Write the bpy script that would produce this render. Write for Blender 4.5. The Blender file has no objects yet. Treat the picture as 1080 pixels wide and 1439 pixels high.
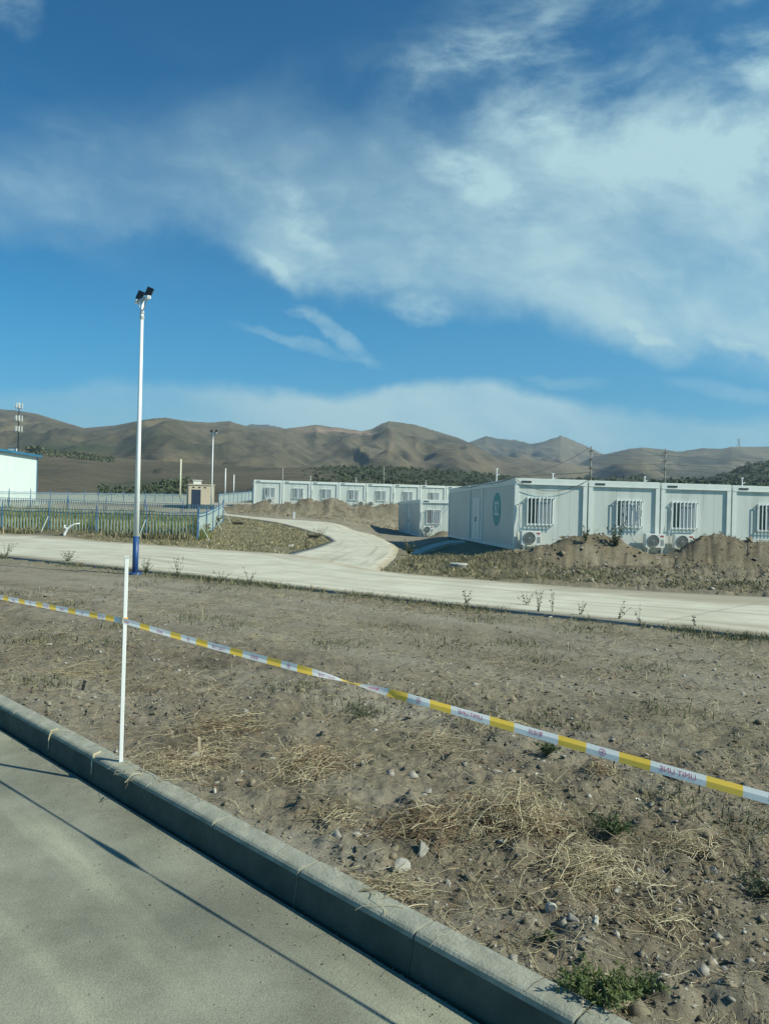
import bpy, bmesh, math, random
import numpy as np
from mathutils import Vector, Matrix
R = math.radians
random.seed(7); rng = np.random.default_rng(7)
C = bpy.context.scene.collection
sc = bpy.context.scene

# ------------------------------------------------------------------ camera
CAMH = 1.75; F = 1050.0; ROLL = R(1.45)
cam = bpy.data.cameras.new('camera'); camo = bpy.data.objects.new('camera', cam); C.objects.link(camo)
cam.sensor_fit = 'VERTICAL'; cam.sensor_height = 24.0; cam.lens = 24.0*F/1439.0
cam.clip_start = 0.05; cam.clip_end = 20000
camo.matrix_world = Matrix.Translation((0, 0, CAMH)) @ Matrix.Rotation(R(90), 4, 'X') @ Matrix.Rotation(ROLL, 4, 'Z')
sc.camera = camo

# ------------------------------------------------------------------ world, sun, exposure
SUN_EL = R(39); SUN_AZ = math.atan2(.943, -.333)      # direction to the sun = (sin az, cos az)
sun = bpy.data.lights.new('sun', 'SUN'); sun.energy = 4.4; sun.angle = R(0.5); sun.color = (1.0, .97, .80)
suno = bpy.data.objects.new('sun', sun); C.objects.link(suno)
sdir = Vector((math.sin(SUN_AZ)*math.cos(SUN_EL), math.cos(SUN_AZ)*math.cos(SUN_EL), math.sin(SUN_EL)))
suno.rotation_euler = sdir.to_track_quat('Z', 'Y').to_euler(); suno.location = (30, -10, 40)
sc.view_settings.view_transform = 'Standard'; sc.view_settings.look = 'None'
sc.view_settings.exposure = 0.36; sc.view_settings.gamma = 1.0

w = bpy.data.worlds.new('World'); sc.world = w; w.use_nodes = True
nt = w.node_tree; nt.nodes.clear()
def nd(t, **kw):
    n = nt.nodes.new(t)
    for k, v in kw.items(): setattr(n, k, v)
    return n
def lk(a, b): nt.links.new(a, b)
def mth(op, a, b=None, c=None, clamp=False):
    n = nd('ShaderNodeMath', operation=op); n.use_clamp = clamp
    for i, v in enumerate((a, b, c)):
        if v is None: continue
        if isinstance(v, (int, float)): n.inputs[i].default_value = v
        else: lk(v, n.inputs[i])
    return n.outputs[0]
def smooth(v, a, b):
    n = nd('ShaderNodeMapRange', interpolation_type='SMOOTHSTEP'); lk(v, n.inputs[0])
    n.inputs[1].default_value = a; n.inputs[2].default_value = b
    return n.outputs[0]
def curve(v, pts, lo, hi):                       # pts in (u, value), mapped through a Float Curve
    n = nd('ShaderNodeFloatCurve'); cm = n.mapping; cm.use_clip = False
    x0, x1 = pts[0][0], pts[-1][0]
    t = mth('DIVIDE', mth('SUBTRACT', v, x0), x1-x0, clamp=True)
    c = cm.curves[0]
    q = [((x-x0)/(x1-x0), (y-lo)/(hi-lo)) for x, y in pts]
    while len(c.points) < len(q): c.points.new(.5, .5)
    for p, (x, y) in zip(c.points, q): p.location = (x, y); p.handle_type = 'AUTO'
    cm.update(); lk(t, n.inputs[1])
    return mth('ADD', mth('MULTIPLY', n.outputs[0], hi-lo), lo)
def noise(vec, scale, detail=6, rough=.55, dist=0.0):
    n = nd('ShaderNodeTexNoise'); lk(vec, n.inputs['Vector']); n.inputs['Scale'].default_value = scale
    n.inputs['Detail'].default_value = detail; n.inputs['Roughness'].default_value = rough; n.inputs['Distortion'].default_value = dist
    return n.outputs[0]
def comb(x, y, z):
    n = nd('ShaderNodeCombineXYZ')
    for i, v in enumerate((x, y, z)):
        if isinstance(v, (int, float)): n.inputs[i].default_value = v
        else: lk(v, n.inputs[i])
    return n.outputs[0]
sky = nd('ShaderNodeTexSky', sky_type='NISHITA'); sky.sun_disc = False
sky.sun_elevation = SUN_EL; sky.sun_rotation = SUN_AZ; sky.altitude = 1200; sky.air_density = 1.0; sky.dust_density = .35; sky.ozone_density = 2.5
tc = nd('ShaderNodeTexCoord'); sp = nd('ShaderNodeSeparateXYZ'); lk(tc.outputs['Generated'], sp.inputs[0])
dx, dy, dz = sp.outputs
yy = mth('MAXIMUM', dy, .12)
u = mth('DIVIDE', dx, yy); e = mth('DIVIDE', dz, yy)          # bearing and height of a direction to the north
zz = mth('ADD', mth('MAXIMUM', dz, 0.0), .10)
pl = comb(mth('DIVIDE', dx, zz), mth('DIVIDE', dy, zz), 0.0)  # the cirrus sheet seen from below
def px(v): return (v-540)/1050
def py(v): return (720-v)/1050
def P(pts): return [(px(a), py(b)) for a, b in pts]
uv = comb(u, e, 0.0)
warp = mth('SUBTRACT', noise(uv, 3.2, 5, .6), .5)
warp2 = mth('SUBTRACT', noise(comb(u, e, 3.7), 9.0, 8, .64), .5)
wa = mth('SUBTRACT', noise(comb(u, e, 9.1), 2.4, 3, .5), .5); wb = mth('SUBTRACT', noise(comb(u, e, 15.3), 2.4, 3, .5), .5)
u2 = mth('ADD', u, mth('MULTIPLY', wa, .34)); e2 = mth('ADD', e, mth('MULTIPLY', wb, .24))
def fibre(ang, sx, sy, sc, seed, det=9, ro=.6):
    c, s_ = math.cos(R(ang)), math.sin(R(ang))
    return noise(comb(mth('MULTIPLY', mth('ADD', mth('MULTIPLY', u2, c), mth('MULTIPLY', e2, s_)), sx), mth('MULTIPLY', mth('SUBTRACT', mth('MULTIPLY', e2, c), mth('MULTIPLY', u2, s_)), sy), seed), sc, det, ro)
fa = fibre(-24, 1.0, 2.6, 3.2, 1.3); fb_ = fibre(18, 1.0, 2.2, 5.2, 7.3); soft = noise(comb(u2, mth('MULTIPLY', e2, 1.4), 21.0), 2.6, 4, .5)
fine = noise(comb(mth('ADD', u, mth('MULTIPLY', wa, .12)), mth('MULTIPLY', mth('ADD', e, mth('MULTIPLY', wb, .1)), 1.9), 30.0), 13.0, 10, .66)
fib = mth('ADD', mth('MULTIPLY', fa, .44), mth('ADD', mth('MULTIPLY', soft, .44), mth('MULTIPLY', fine, .12)))
fib2 = mth('ADD', mth('MULTIPLY', fb_, .48), mth('ADD', mth('MULTIPLY', soft, .38), mth('MULTIPLY', fine, .14)))
ee = mth('ADD', e, mth('ADD', mth('MULTIPLY', warp, .10), mth('MULTIPLY', warp2, .075)))
def band(lower, upper, slo, sup, wv=ee):
    L = curve(u, P(lower), -.3, .9); U = curve(u, P(upper), -.3, .9)
    return mth('MULTIPLY', smooth(mth('SUBTRACT', wv, L), -slo, slo), smooth(mth('SUBTRACT', U, wv), -sup, sup))
# main sweep of cirrus: crisp lower edge, feathered top
b1 = band([(-300, 330), (0, 350), (180, 330), (300, 330), (350, 372), (430, 412), (560, 412), (700, 430), (850, 455), (950, 478), (1080, 496), (1400, 520)],
          [(-300, 250), (0, 225), (180, 200), (350, 170), (520, 200), (650, 215), (760, 200), (900, 190), (1080, 150), (1400, 130)], .030, .075)
t1 = curve(u, [(px(-300), .35), (px(0), .40), (px(200), .46), (px(340), .72), (px(430), .95), (px(640), 1.0), (px(800), 1.0), (px(1080), .92), (px(1400), .85)], 0, 1)
m1 = mth('MULTIPLY', mth('MULTIPLY', b1, t1), mth('ADD', .46, mth('MULTIPLY', smooth(fib, .36, .62), .54)))
# upper right veil
b2 = band([(-300, 160), (200, 160), (420, 150), (560, 150), (700, 200), (1080, 260), (1400, 260)],
          [(-300, 120), (200, 100), (420, 90), (560, 60), (700, -20), (1080, -60), (1400, -80)], .05, .06)
t2 = curve(u, [(px(-300), .05), (px(300), .08), (px(480), .30), (px(620), .55), (px(760), .60), (px(900), .50), (px(1080), .70), (px(1400), .7)], 0, 1)
m2 = mth('MULTIPLY', mth('MULTIPLY', b2, t2), smooth(fib2, .40, .62))
# thin wash over the middle
b5 = band([(-300, 400), (0, 400), (300, 350), (500, 300), (1400, 300)], [(-300, 180), (0, 160), (300, 90), (500, 60), (1400, 60)], .08, .10)
m5 = mth('MULTIPLY', mth('MULTIPLY', b5, .13), smooth(fib, .44, .64))
# low bank above the hills
b3 = band([(-300, 660), (1400, 660)],
          [(-300, 560), (60, 562), (130, 548), (300, 545), (400, 556), (480, 560), (560, 545), (640, 534), (720, 545), (860, 565), (960, 580), (1080, 575), (1400, 570)], .04, .012,
          mth('ADD', e, mth('ADD', mth('MULTIPLY', warp, .05), mth('MULTIPLY', warp2, .05))))
t3 = curve(u, [(px(-300), .3), (px(60), .36), (px(300), .62), (px(450), .92), (px(700), .98), (px(900), .6), (px(1080), .5), (px(1400), .5)], 0, 1)
m3 = mth('MULTIPLY', mth('MULTIPLY', b3, t3), mth('ADD', .35, mth('MULTIPLY', smooth(fib, .36, .64), .65)))
# small wisps
def wisp(cx, cy, ang, ln, wd, amt, bend=0.0, sharp=.35):
    c, s = math.cos(R(ang)), math.sin(R(ang))
    du = mth('ADD', mth('SUBTRACT', u, px(cx)), mth('MULTIPLY', warp2, .05)); de = mth('ADD', mth('SUBTRACT', e, py(cy)), mth('ADD', mth('MULTIPLY', warp2, .05), mth('MULTIPLY', warp, .03)))
    a = mth('DIVIDE', mth('ADD', mth('MULTIPLY', du, c), mth('MULTIPLY', de, s)), ln/1050)
    b = mth('ADD', mth('MULTIPLY', du, -s), mth('MULTIPLY', de, c))
    b = mth('DIVIDE', mth('SUBTRACT', b, mth('MULTIPLY', mth('MULTIPLY', a, a), bend/1050)), wd/1050)
    rr = mth('ADD', mth('MULTIPLY', a, a), mth('MULTIPLY', b, b))
    return mth('MULTIPLY', mth('MULTIPLY', smooth(rr, 1.5, 0.0), amt), smooth(mth('ADD', mth('MULTIPLY', fib2, .6), mth('MULTIPLY', fine, .4)), .36, .60))
ws = [wisp(470, 476, -30, 70, 13, .6), wisp(420, 492, -12, 100, 9, .34, 8), wisp(408, 450, -10, 20, 7, .22), wisp(585, 432, -4, 52, 20, .6),
      wisp(905, 458, -22, 42, 7, .45), wisp(1042, 478, -12, 60, 8, .4), wisp(790, 530, 0, 60, 9, .22), wisp(1020, 535, -8, 90, 14, .25),
      wisp(0, 22, -40, 50, 40, .3), wisp(680, 70, 6, 130, 30, .34), wisp(770, 165, 14, 120, 20, .22),
      wisp(380, 385, -50, 45, 14, .42), wisp(650, 250, -30, 120, 30, .34), wisp(420, 320, -60, 80, 26, .30), wisp(1060, 70, -40, 90, 40, .4)]
mask = mth('ADD', m1, m2)
for x in [m3, m5]+ws: mask = mth('ADD', mask, x)
far = mth('MULTIPLY', smooth(noise(pl, .55, 8, .6, 1.0), .5, .85), .2)        # the rest of the sky, outside the view
fr = smooth(dy, .30, .12)
mask = mth('ADD', mth('MULTIPLY', mask, mth('SUBTRACT', 1.0, fr)), mth('MULTIPLY', far, fr))
mask = mth('MULTIPLY', mask, mth('ADD', .74, mth('MULTIPLY', smooth(mth('ADD', mth('MULTIPLY', soft, .6), mth('MULTIPLY', fine, .4)), .34, .60), .27)))
mask = mth('MULTIPLY', mth('MINIMUM', mask, .96), smooth(dz, -.02, .01))
tint = nd('ShaderNodeMix', data_type='RGBA', blend_type='MULTIPLY'); tint.inputs[0].default_value = 1
deep = smooth(mth('SUBTRACT', dz, mth('MULTIPLY', dx, .35)), .10, .72)   # the blue deepens towards the zenith and away from the sun
dv = nd('ShaderNodeMix', data_type='RGBA'); lk(deep, dv.inputs[0]); dv.inputs[6].default_value = (.21, .88, 1.0, 1); dv.inputs[7].default_value = (.04, .60, .84, 1)
lowt = nd('ShaderNodeMix', data_type='RGBA'); lk(smooth(dz, .26, .0), lowt.inputs[0]); lk(dv.outputs[2], lowt.inputs[6]); lowt.inputs[7].default_value = (.30, .66, .74, 1)
lk(sky.outputs[0], tint.inputs[6]); lk(lowt.outputs[2], tint.inputs[7])
mix = nd('ShaderNodeMix', data_type='RGBA'); lk(mask, mix.inputs[0]); lk(tint.outputs[2], mix.inputs[6]); mix.inputs[7].default_value = (3.7, 5.5, 5.9, 1)
bg = nd('ShaderNodeBackground'); bg.inputs[1].default_value = .10; lk(mix.outputs[2], bg.inputs[0])
wo = nd('ShaderNodeOutputWorld'); lk(bg.outputs[0], wo.inputs[0])

# ------------------------------------------------------------------ projection helpers (photo pixel -> place)
cr, sr = math.cos(ROLL), math.sin(ROLL)
def ray(x, y):
    a = x-540; b = 719.5-y
    return (a*cr-b*sr)/F, (a*sr+b*cr)/F
def at(x, y, Y):
    kx, kz = ray(x, y); return Vector((kx*Y, Y, CAMH+kz*Y))

# ------------------------------------------------------------------ value noise
def vnoise(x, y, seed=0):
    xi = np.floor(x).astype(np.int64); yi = np.floor(y).astype(np.int64)
    fx = x-xi; fy = y-yi; fx = fx*fx*(3-2*fx); fy = fy*fy*(3-2*fy)
    def h(a, b):
        n = (a*374761393+b*668265263+seed*1442695041) & 0xffffffff
        n = ((n ^ (n >> 13))*1274126177) & 0xffffffff
        return ((n ^ (n >> 16)) & 0xffff)/65535.0
    return (h(xi, yi)*(1-fx)+h(xi+1, yi)*fx)*(1-fy)+(h(xi, yi+1)*(1-fx)+h(xi+1, yi+1)*fx)*fy
def fbm(x, y, o=4, seed=0, g=.5):
    s = 0; a = 1; t = 0
    for i in range(o):
        s = s+a*vnoise(x*2**i+i*17.3, y*2**i-i*9.1, seed+i); t += a; a *= g
    return s/t-.5
def sst(a, b, x):
    t = np.clip((x-a)/(b-a), 0, 1); return t*t*(3-2*t)

# ------------------------------------------------------------------ terrain
TX = np.array([-90, -60, -35, -22, -12, -4, 1.5, 20, 60, 120.])
TY = np.array([-400, 42, 58, 66, 74, 80, 100, 130, 160.])
TZ = np.array([
 [0, 0, 0, 0, 0, 0, 0, 0, 0, 0],
 [0, 0, 0, 0, 0, 0, -.05, -.05, 0, 0],
 [.7, .7, .7, .65, .62, .35, -.1, -.1, 0, 0],
 [1.3, 1.3, 1.2, 1.1, .85, .62, -.1, -.1, 0, 0],
 [1.6, 1.6, 1.5, 1.4, 1.2, .85, -.1, -.1, 0, 0],
 [2., 2., 1.9, 1.95, 1.95, 1.95, 1.95, 1.95, 1.9, 1.9],
 [2.2, 2.2, 2.2, 2.5, 2.6, 2.6, 2.6, 2.6, 2.6, 2.6],
 [2.4, 2.4, 2.4, 2.8, 3., 3., 3., 3., 3., 3.],
 [4, 4, 4, 4, 4, 4, 4, 4, 4, 4.]])
def table(x, y):
    x = np.clip(x, TX[0], TX[-1]-1e-6); y = np.clip(y, TY[0], TY[-1]-1e-6)
    i = np.searchsorted(TX, x, side='right')-1; j = np.searchsorted(TY, y, side='right')-1
    fx = (x-TX[i])/(TX[i+1]-TX[i]); fy = (y-TY[j])/(TY[j+1]-TY[j])
    return (TZ[j, i]*(1-fx)+TZ[j, i+1]*fx)*(1-fy)+(TZ[j+1, i]*(1-fx)+TZ[j+1, i+1]*fx)*fy
PADO = np.array([5.21, 30.0]); PADX = np.array([.996, .09]); PADY = np.array([-.09, .996])
MOUNDS = [  # x, y, height, rx, ry   heaps of dug earth
 (7.5, 27.7, .75, 1.1, .8), (6.2, 27.2, .42, 1.0, .9), (5.0, 26.0, .2, 1.2, 1.2), (8.8, 27.7, .55, 1.0, .8), (12.1, 28.6, .62, .9, .8), (13.3, 28.5, .72, 1.1, .8), (14.9, 28.4, .66, 1.2, .8), (17.2, 28.6, .5, 1.4, .8), (11.2, 27.3, .12, .8, .8),
 (3.3, 27.0, .22, 1.6, 1.2), (9.0, 25.0, .2, 1.5, .8), (13.8, 25.5, .22, 2.0, .8),
 (-12.6, 77.6, .9, 1.0, .9), (-10.3, 77.4, .8, 1.1, .9), (-8.2, 77.5, 1.25, 1.1, .9), (-4.9, 78.0, 1.3, 1.6, 1.0), (-6.5, 77.6, .6, 1.2, .9), (.3, 78.6, 1.0, 1.5, 1.0), (-2.0, 78, .7, 1.2, .9), (2.8, 79, 1.2, 1.4, 1.0),
 (-15.0, 77.5, .5, 1.4, .9),
 (-16.6, 37.9, .35, 1.6, .7), (-14.6, 37.2, .25, 1.6, .8), (-19.5, 38.5, .15, 1.4, .7), (4.6, 57.0, .55, .8, .7)]
# the long kerb of the near road
KD = np.array([.717, -.697]); KN = np.array([.697, .717]); K0 = np.array([-1.439, 4.69])     # along, towards the field, a point on the front top edge
ROADZ = -.165
def kerb_dist(x, y): return (x-K0[0])*KN[0]+(y-K0[1])*KN[1]
def base_h(x, y):
    x = np.asarray(x, float); y = np.asarray(y, float)
    z = table(x, y)
    rx = (x-PADO[0])*PADX[0]+(y-PADO[1])*PADX[1]; ry = (x-PADO[0])*PADY[0]+(y-PADO[1])*PADY[1]
    z = np.maximum(z, z+.37*sst(-4.5, -.8, ry-.0*rx)*sst(22, 15.5, ry)*sst(-2.4, -.1, rx))
    for mx, my, h, a, b in MOUNDS:
        d = ((x-mx)/a)**2+((y-my)/b)**2
        z = z+h*np.exp(-d*.9)*(1+.35*fbm(x*1.7, y*1.7, 3, 5))
    return z

def inpoly(x, y, poly):
    x = np.asarray(x, float); y = np.asarray(y, float); r = np.zeros(x.shape, bool); n = len(poly)
    for i in range(n):
        x1, y1 = poly[i]; x2, y2 = poly[(i+1) % n]
        c = ((y1 > y) != (y2 > y)) & (x < (x2-x1)*(y-y1)/(y2-y1+1e-12)+x1); r ^= c
    return r
def hit(pxx, pyy, dz=0.0):                       # where the sight line of a photo pixel meets the ground
    kx, kz = ray(pxx, pyy)
    Y = np.concatenate([np.arange(2, 20, .02), np.arange(20, 140, .05)])
    d = CAMH+kz*Y-(base_h(kx*Y, Y)+dz)
    i = np.argmax(d < 0)
    if not (d < 0).any(): i = len(Y)-1
    return Vector((kx*Y[i], Y[i], float(base_h(kx*Y[i], Y[i]))))

# ------------------------------------------------------------------ roads in plan
def ln_near(x): return 15.54-.6857*x
SL = .03
farpx = [(0, 750), (120, 757), (240, 767), (360, 776), (405, 777.5), (443, 768.5)]
far_left = [hit(*p, SL) for p in farpx]
inner = [hit(*p, SL) for p in [(398, 789), (404, 778), (443, 768.5), (466, 760), (458, 753.7), (437, 748), (413, 740.5), (390, 735), (354, 729), (310, 723.5), (290, 721)]]
outer = [hit(*p, SL) for p in [(520, 812), (541, 795), (555, 783), (560, 771), (548, 761), (523, 750.5), (499, 745.5), (487, 740), (470, 735), (446, 732), (398, 729.3), (354, 726), (310, 721), (290, 719)]]
far_right = [hit(*p, SL) for p in [(533, 803), (624, 811), (779, 823), (883, 830), (1080, 839)]]
def resample(pts, n):
    p = np.array([(q[0], q[1]) for q in pts], float)
    s = np.r_[0, np.cumsum(np.hypot(*(p[1:]-p[:-1]).T))]
    t = np.linspace(0, s[-1], n)
    q = np.c_[np.interp(t, s, p[:, 0]), np.interp(t, s, p[:, 1])]
    for _ in range(2): q[1:-1] = (q[:-2]+2*q[1:-1]+q[2:])/4
    return q
fl = [(-70, far_left[0].y+.45*(70+far_left[0].x))]+[(p.x, p.y) for p in far_left[:-1]]
fr_ = [(p.x, p.y) for p in far_right]
d_ = np.array(fr_[-1])-np.array(fr_[-2]); d_ /= np.hypot(*d_)
fr_ = fr_+[tuple(np.array(fr_[-1])+d_*40)]
main_far = fl+fr_
main_near = [(x, ln_near(x)) for x in np.linspace(-70, 50, 40)]
mf = resample(main_far, 240); _o = np.argsort(mf[:, 0]); MFX, MFY = mf[_o, 0], mf[_o, 1]
main_poly = main_near+[tuple(q) for q in mf[::-2]]
branch_poly = [tuple(q) for q in resample([(p.x, p.y) for p in inner], 60)]+[tuple(q) for q in resample([(p.x, p.y) for p in outer], 60)[::-1]]
# ------------------------------------------------------------------ mesh helpers
def mesh_np(name, V, Fc, mats, parent=None, smooth_=False, fm=None, attrs=None):
    V = np.asarray(V, np.float32); Fc = np.asarray(Fc, np.int32); k = Fc.shape[1]
    me = bpy.data.meshes.new(name); me.vertices.add(len(V)); me.vertices.foreach_set('co', V.ravel())
    me.loops.add(Fc.size); me.loops.foreach_set('vertex_index', Fc.ravel())
    me.polygons.add(len(Fc)); me.polygons.foreach_set('loop_start', np.arange(len(Fc), dtype=np.int32)*k)
    me.polygons.foreach_set('loop_total', np.full(len(Fc), k, np.int32))
    if smooth_: me.polygons.foreach_set('use_smooth', np.ones(len(Fc), bool))
    for m in (mats if isinstance(mats, (list, tuple)) else [mats]): me.materials.append(m)
    if fm is not None: me.polygons.foreach_set('material_index', np.asarray(fm, np.int32))
    for an, av in (attrs or {}).items():
        a = me.attributes.new(an, 'FLOAT', 'POINT'); a.data.foreach_set('value', np.asarray(av, np.float32))
    me.update(calc_edges=True)
    o = bpy.data.objects.new(name, me); C.objects.link(o)
    if parent: o.parent = parent
    return o
def grid_faces(nr, nc):
    i = np.arange(nr-1)[:, None]*nc+np.arange(nc-1)[None]; i = i.ravel()
    return np.c_[i, i+1, i+nc+1, i+nc]
class MB:
    def __init__(s): s.v = []; s.f = []; s.m = []
    def add(s, V, Fs, m=0):
        b = len(s.v); s.v += [tuple(v) for v in V]
        for f in Fs: s.f.append(tuple(b+i for i in f)); s.m.append(m)
    def box(s, x0, y0, z0, x1, y1, z1, m=0, M=None):
        V = [Vector(p) for p in ((x0, y0, z0), (x1, y0, z0), (x1, y1, z0), (x0, y1, z0), (x0, y0, z1), (x1, y0, z1), (x1, y1, z1), (x0, y1, z1))]
        if M: V = [M @ v for v in V]
        s.add(V, [(0, 3, 2, 1), (4, 5, 6, 7), (0, 1, 5, 4), (1, 2, 6, 5), (2, 3, 7, 6), (3, 0, 4, 7)], m)
    def tube(s, pts, rad, n=6, m=0, cap=True):
        pts = [Vector(p) for p in pts]; rs = rad if isinstance(rad, (list, tuple)) else [rad]*len(pts)
        V = []; Fs = []; up = None
        for i, p in enumerate(pts):
            t = (pts[min(i+1, len(pts)-1)]-pts[max(i-1, 0)]).normalized()
            if up is None: up = t.orthogonal().normalized()
            up = (up-t*up.dot(t)).normalized(); sd = t.cross(up)
            for k in range(n):
                a = 2*math.pi*k/n; V.append(p+(up*math.cos(a)+sd*math.sin(a))*rs[i])
        for i in range(len(pts)-1):
            for k in range(n):
                a = i*n+k; b = i*n+(k+1) % n; Fs.append((a, b, b+n, a+n))
        if cap: Fs.append(tuple(range(n))[::-1]); Fs.append(tuple(range(len(V)-n, len(V))))
        s.add(V, Fs, m)
    def disc(s, c, r, nrm, n=24, th=.01, m=0):
        c = Vector(c); nrm = Vector(nrm).normalized(); s.tube([c, c+nrm*th], r, n, m)
    def mesh(s, name, mats, smooth_=False, bevel=0):
        me = bpy.data.meshes.new(name); me.from_pydata(s.v, [], s.f)
        for m in (mats if isinstance(mats, (list, tuple)) else [mats]): me.materials.append(m)
        me.polygons.foreach_set('material_index', s.m)
        if smooth_: me.polygons.foreach_set('use_smooth', [True]*len(me.polygons))
        if bevel:
            bm = bmesh.new(); bm.from_mesh(me)
            bmesh.ops.bevel(bm, geom=bm.edges[:], offset=bevel, segments=1, affect='EDGES', clamp_overlap=True)
            bm.to_mesh(me); bm.free()
        me.update(); return me
    def build(s, name, mats, parent=None, smooth_=False, bevel=0, loc=None):
        o = bpy.data.objects.new(name, s.mesh(name, mats, smooth_, bevel)); C.objects.link(o)
        if parent: o.parent = parent
        if loc is not None: o.location = loc
        return o
def tag(o, label=None, cat=None, group=None, kind=None):
    if label: o['label'] = label
    if cat: o['category'] = cat
    if group: o['group'] = group
    if kind: o['kind'] = kind
    return o
def thing(name, label, cat, loc=(0, 0, 0), rz=0, group=None):
    o = bpy.data.objects.new(name, None); C.objects.link(o); o.location = loc; o.rotation_euler = (0, 0, rz)
    o.empty_display_size = .2
    return tag(o, label, cat, group)
def inst(name, me, parent, loc=(0, 0, 0), rz=0):
    o = bpy.data.objects.new(name, me); C.objects.link(o); o.parent = parent; o.location = loc; o.rotation_euler = (0, 0, rz); return o

# ------------------------------------------------------------------ materials
def mat(name, c1, c2=None, scale=4.0, rough=.8, metal=0.0, bump=0.0, bscale=40.0, detail=6, lo=.35, hi=.65, c3=None, s3=.6, stretch=None, spec=.5, transl=0.0, coord='Object'):
    m = bpy.data.materials.new(name); m.use_nodes = True; t = m.node_tree; b = t.nodes['Principled BSDF']
    b.inputs['Roughness'].default_value = rough; b.inputs['Metallic'].default_value = metal; b.inputs['Specular IOR Level'].default_value = spec
    tcn = t.nodes.new('ShaderNodeTexCoord'); mp = t.nodes.new('ShaderNodeMapping'); t.links.new(tcn.outputs[coord], mp.inputs[0])
    if stretch: mp.inputs['Scale'].default_value = stretch
    def nz(sc_, d=detail, ro=.6):
        n = t.nodes.new('ShaderNodeTexNoise'); t.links.new(mp.outputs[0], n.inputs['Vector'])
        n.inputs['Scale'].default_value = sc_; n.inputs['Detail'].default_value = d; n.inputs['Roughness'].default_value = ro; return n.outputs[0]
    def ramp(f, a, b_):
        r = t.nodes.new('ShaderNodeMapRange'); r.interpolation_type = 'SMOOTHSTEP'; t.links.new(f, r.inputs[0]); r.inputs[1].default_value = a; r.inputs[2].default_value = b_; return r.outputs[0]
    def mx(f, A, B):
        x = t.nodes.new('ShaderNodeMix'); x.data_type = 'RGBA'
        if hasattr(f, 'links') or not isinstance(f, float): t.links.new(f, x.inputs[0])
        else: x.inputs[0].default_value = f
        for i, v in ((6, A), (7, B)):
            if isinstance(v, tuple): x.inputs[i].default_value = (*v, 1)
            else: t.links.new(v, x.inputs[i])
        return x.outputs[2]
    col = c1
    if c2 is not None: col = mx(ramp(nz(scale), lo, hi), c1, c2)
    if c3 is not None: col = mx(ramp(nz(s3, 4), .5, .72), col, c3)
    if isinstance(col, tuple): b.inputs['Base Color'].default_value = (*col, 1)
    else: t.links.new(col, b.inputs['Base Color'])
    if bump:
        bn = t.nodes.new('ShaderNodeBump'); bn.inputs['Strength'].default_value = 1; bn.inputs['Distance'].default_value = bump
        t.links.new(nz(bscale, 8, .65), bn.inputs['Height']); t.links.new(bn.outputs[0], b.inputs['Normal'])
    if transl:
        tr = t.nodes.new('ShaderNodeBsdfTranslucent'); ms = t.nodes.new('ShaderNodeMixShader'); ms.inputs[0].default_value = transl
        if isinstance(col, tuple): tr.inputs[0].default_value = (*col, 1)
        else: t.links.new(col, tr.inputs[0])
        t.links.new(b.outputs[0], ms.inputs[1]); t.links.new(tr.outputs[0], ms.inputs[2])
        t.links.new(ms.outputs[0], t.nodes['Material Output'].inputs[0])
    m['h'] = 0
    return m
M = {}
M['asphalt'] = mat('road_concrete', (.178, .185, .138), (.24, .247, .188), 1.3, .85, bump=.004, bscale=110, c3=(.285, .30, .215), s3=.35)
M['kerb'] = mat('kerb_concrete', (.24, .25, .195), (.345, .353, .282), 7, .85, bump=.006, bscale=60, c3=(.19, .21, .17), s3=2.2)
M['kerb_face'] = mat('kerb_face_shade', (.05, .066, .05), (.088, .105, .08), 4, .8, bump=.003, bscale=90)  # darker kerb concrete: the road-side face has its shade painted into the colour
M['slab'] = mat('concrete_slab', (.42, .43, .37), (.52, .52, .455), 1.0, .9, bump=.004, bscale=30, c3=(.36, .35, .29), s3=.25)
M['slab_side'] = mat('slab_edge', (.25, .25, .22), (.32, .31, .28), 3, .9)
M['panel'] = mat('cabin_panel', (.55, .595, .55), (.59, .635, .59), .7, .45, c3=(.49, .53, .48), s3=.6, stretch=(3, 3, .4))
M['frame'] = mat('cabin_frame', (.66, .71, .66), (.72, .76, .71), 2, .45)
M['sidepanel'] = mat('cabin_side_panel', (.50, .545, .50), (.54, .585, .54), .7, .45)
M['grille'] = mat('grille_white', (.74, .78, .76), (.78, .82, .80), 3, .4)
M['glass'] = mat('window_glass', (.018, .028, .035), (.04, .055, .065), 1.5, .08, spec=.6)
M['curtain'] = mat('curtain_cloth', (.26, .32, .36), (.40, .46, .50), 7, .8, stretch=(4, 1, .1))
M['dark'] = mat('dark_slot', (.03, .035, .035), None, rough=.7)
M['cabin_base'] = mat('foundation', (.16, .16, .14), (.2, .2, .18), 4, .9)  # dark grey for the foundation blocks and box under the cabins
M['ac'] = mat('ac_casing', (.66, .68, .62), (.72, .73, .68), 3, .5)
M['acfan'] = mat('ac_fan', (.10, .12, .11), (.15, .17, .16), 9, .6)
M['acgrey'] = mat('ac_grille', (.30, .34, .32), None, rough=.5)
M['red'] = mat('ac_badge', (.40, .05, .06), None, rough=.5)
M['hose'] = mat('insulated_hose', (.45, .48, .45), (.55, .58, .55), 20, .7)
M['cable'] = mat('cable_black', (.03, .035, .035), None, rough=.6)
M['wire'] = mat('power_wire', (.05, .055, .055), None, rough=.6)
M['teal'] = mat('teal_paint', (.008, .30, .30), None, rough=.5)
M['white'] = mat('white_paint', (.78, .80, .78), (.84, .86, .84), 4, .35)
M['blue'] = mat('blue_paint', (.012, .055, .18), (.018, .075, .22), 4, .45)
M['fblue'] = mat('fence_blue', (.045, .13, .25), (.065, .17, .31), 5, .5)
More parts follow.
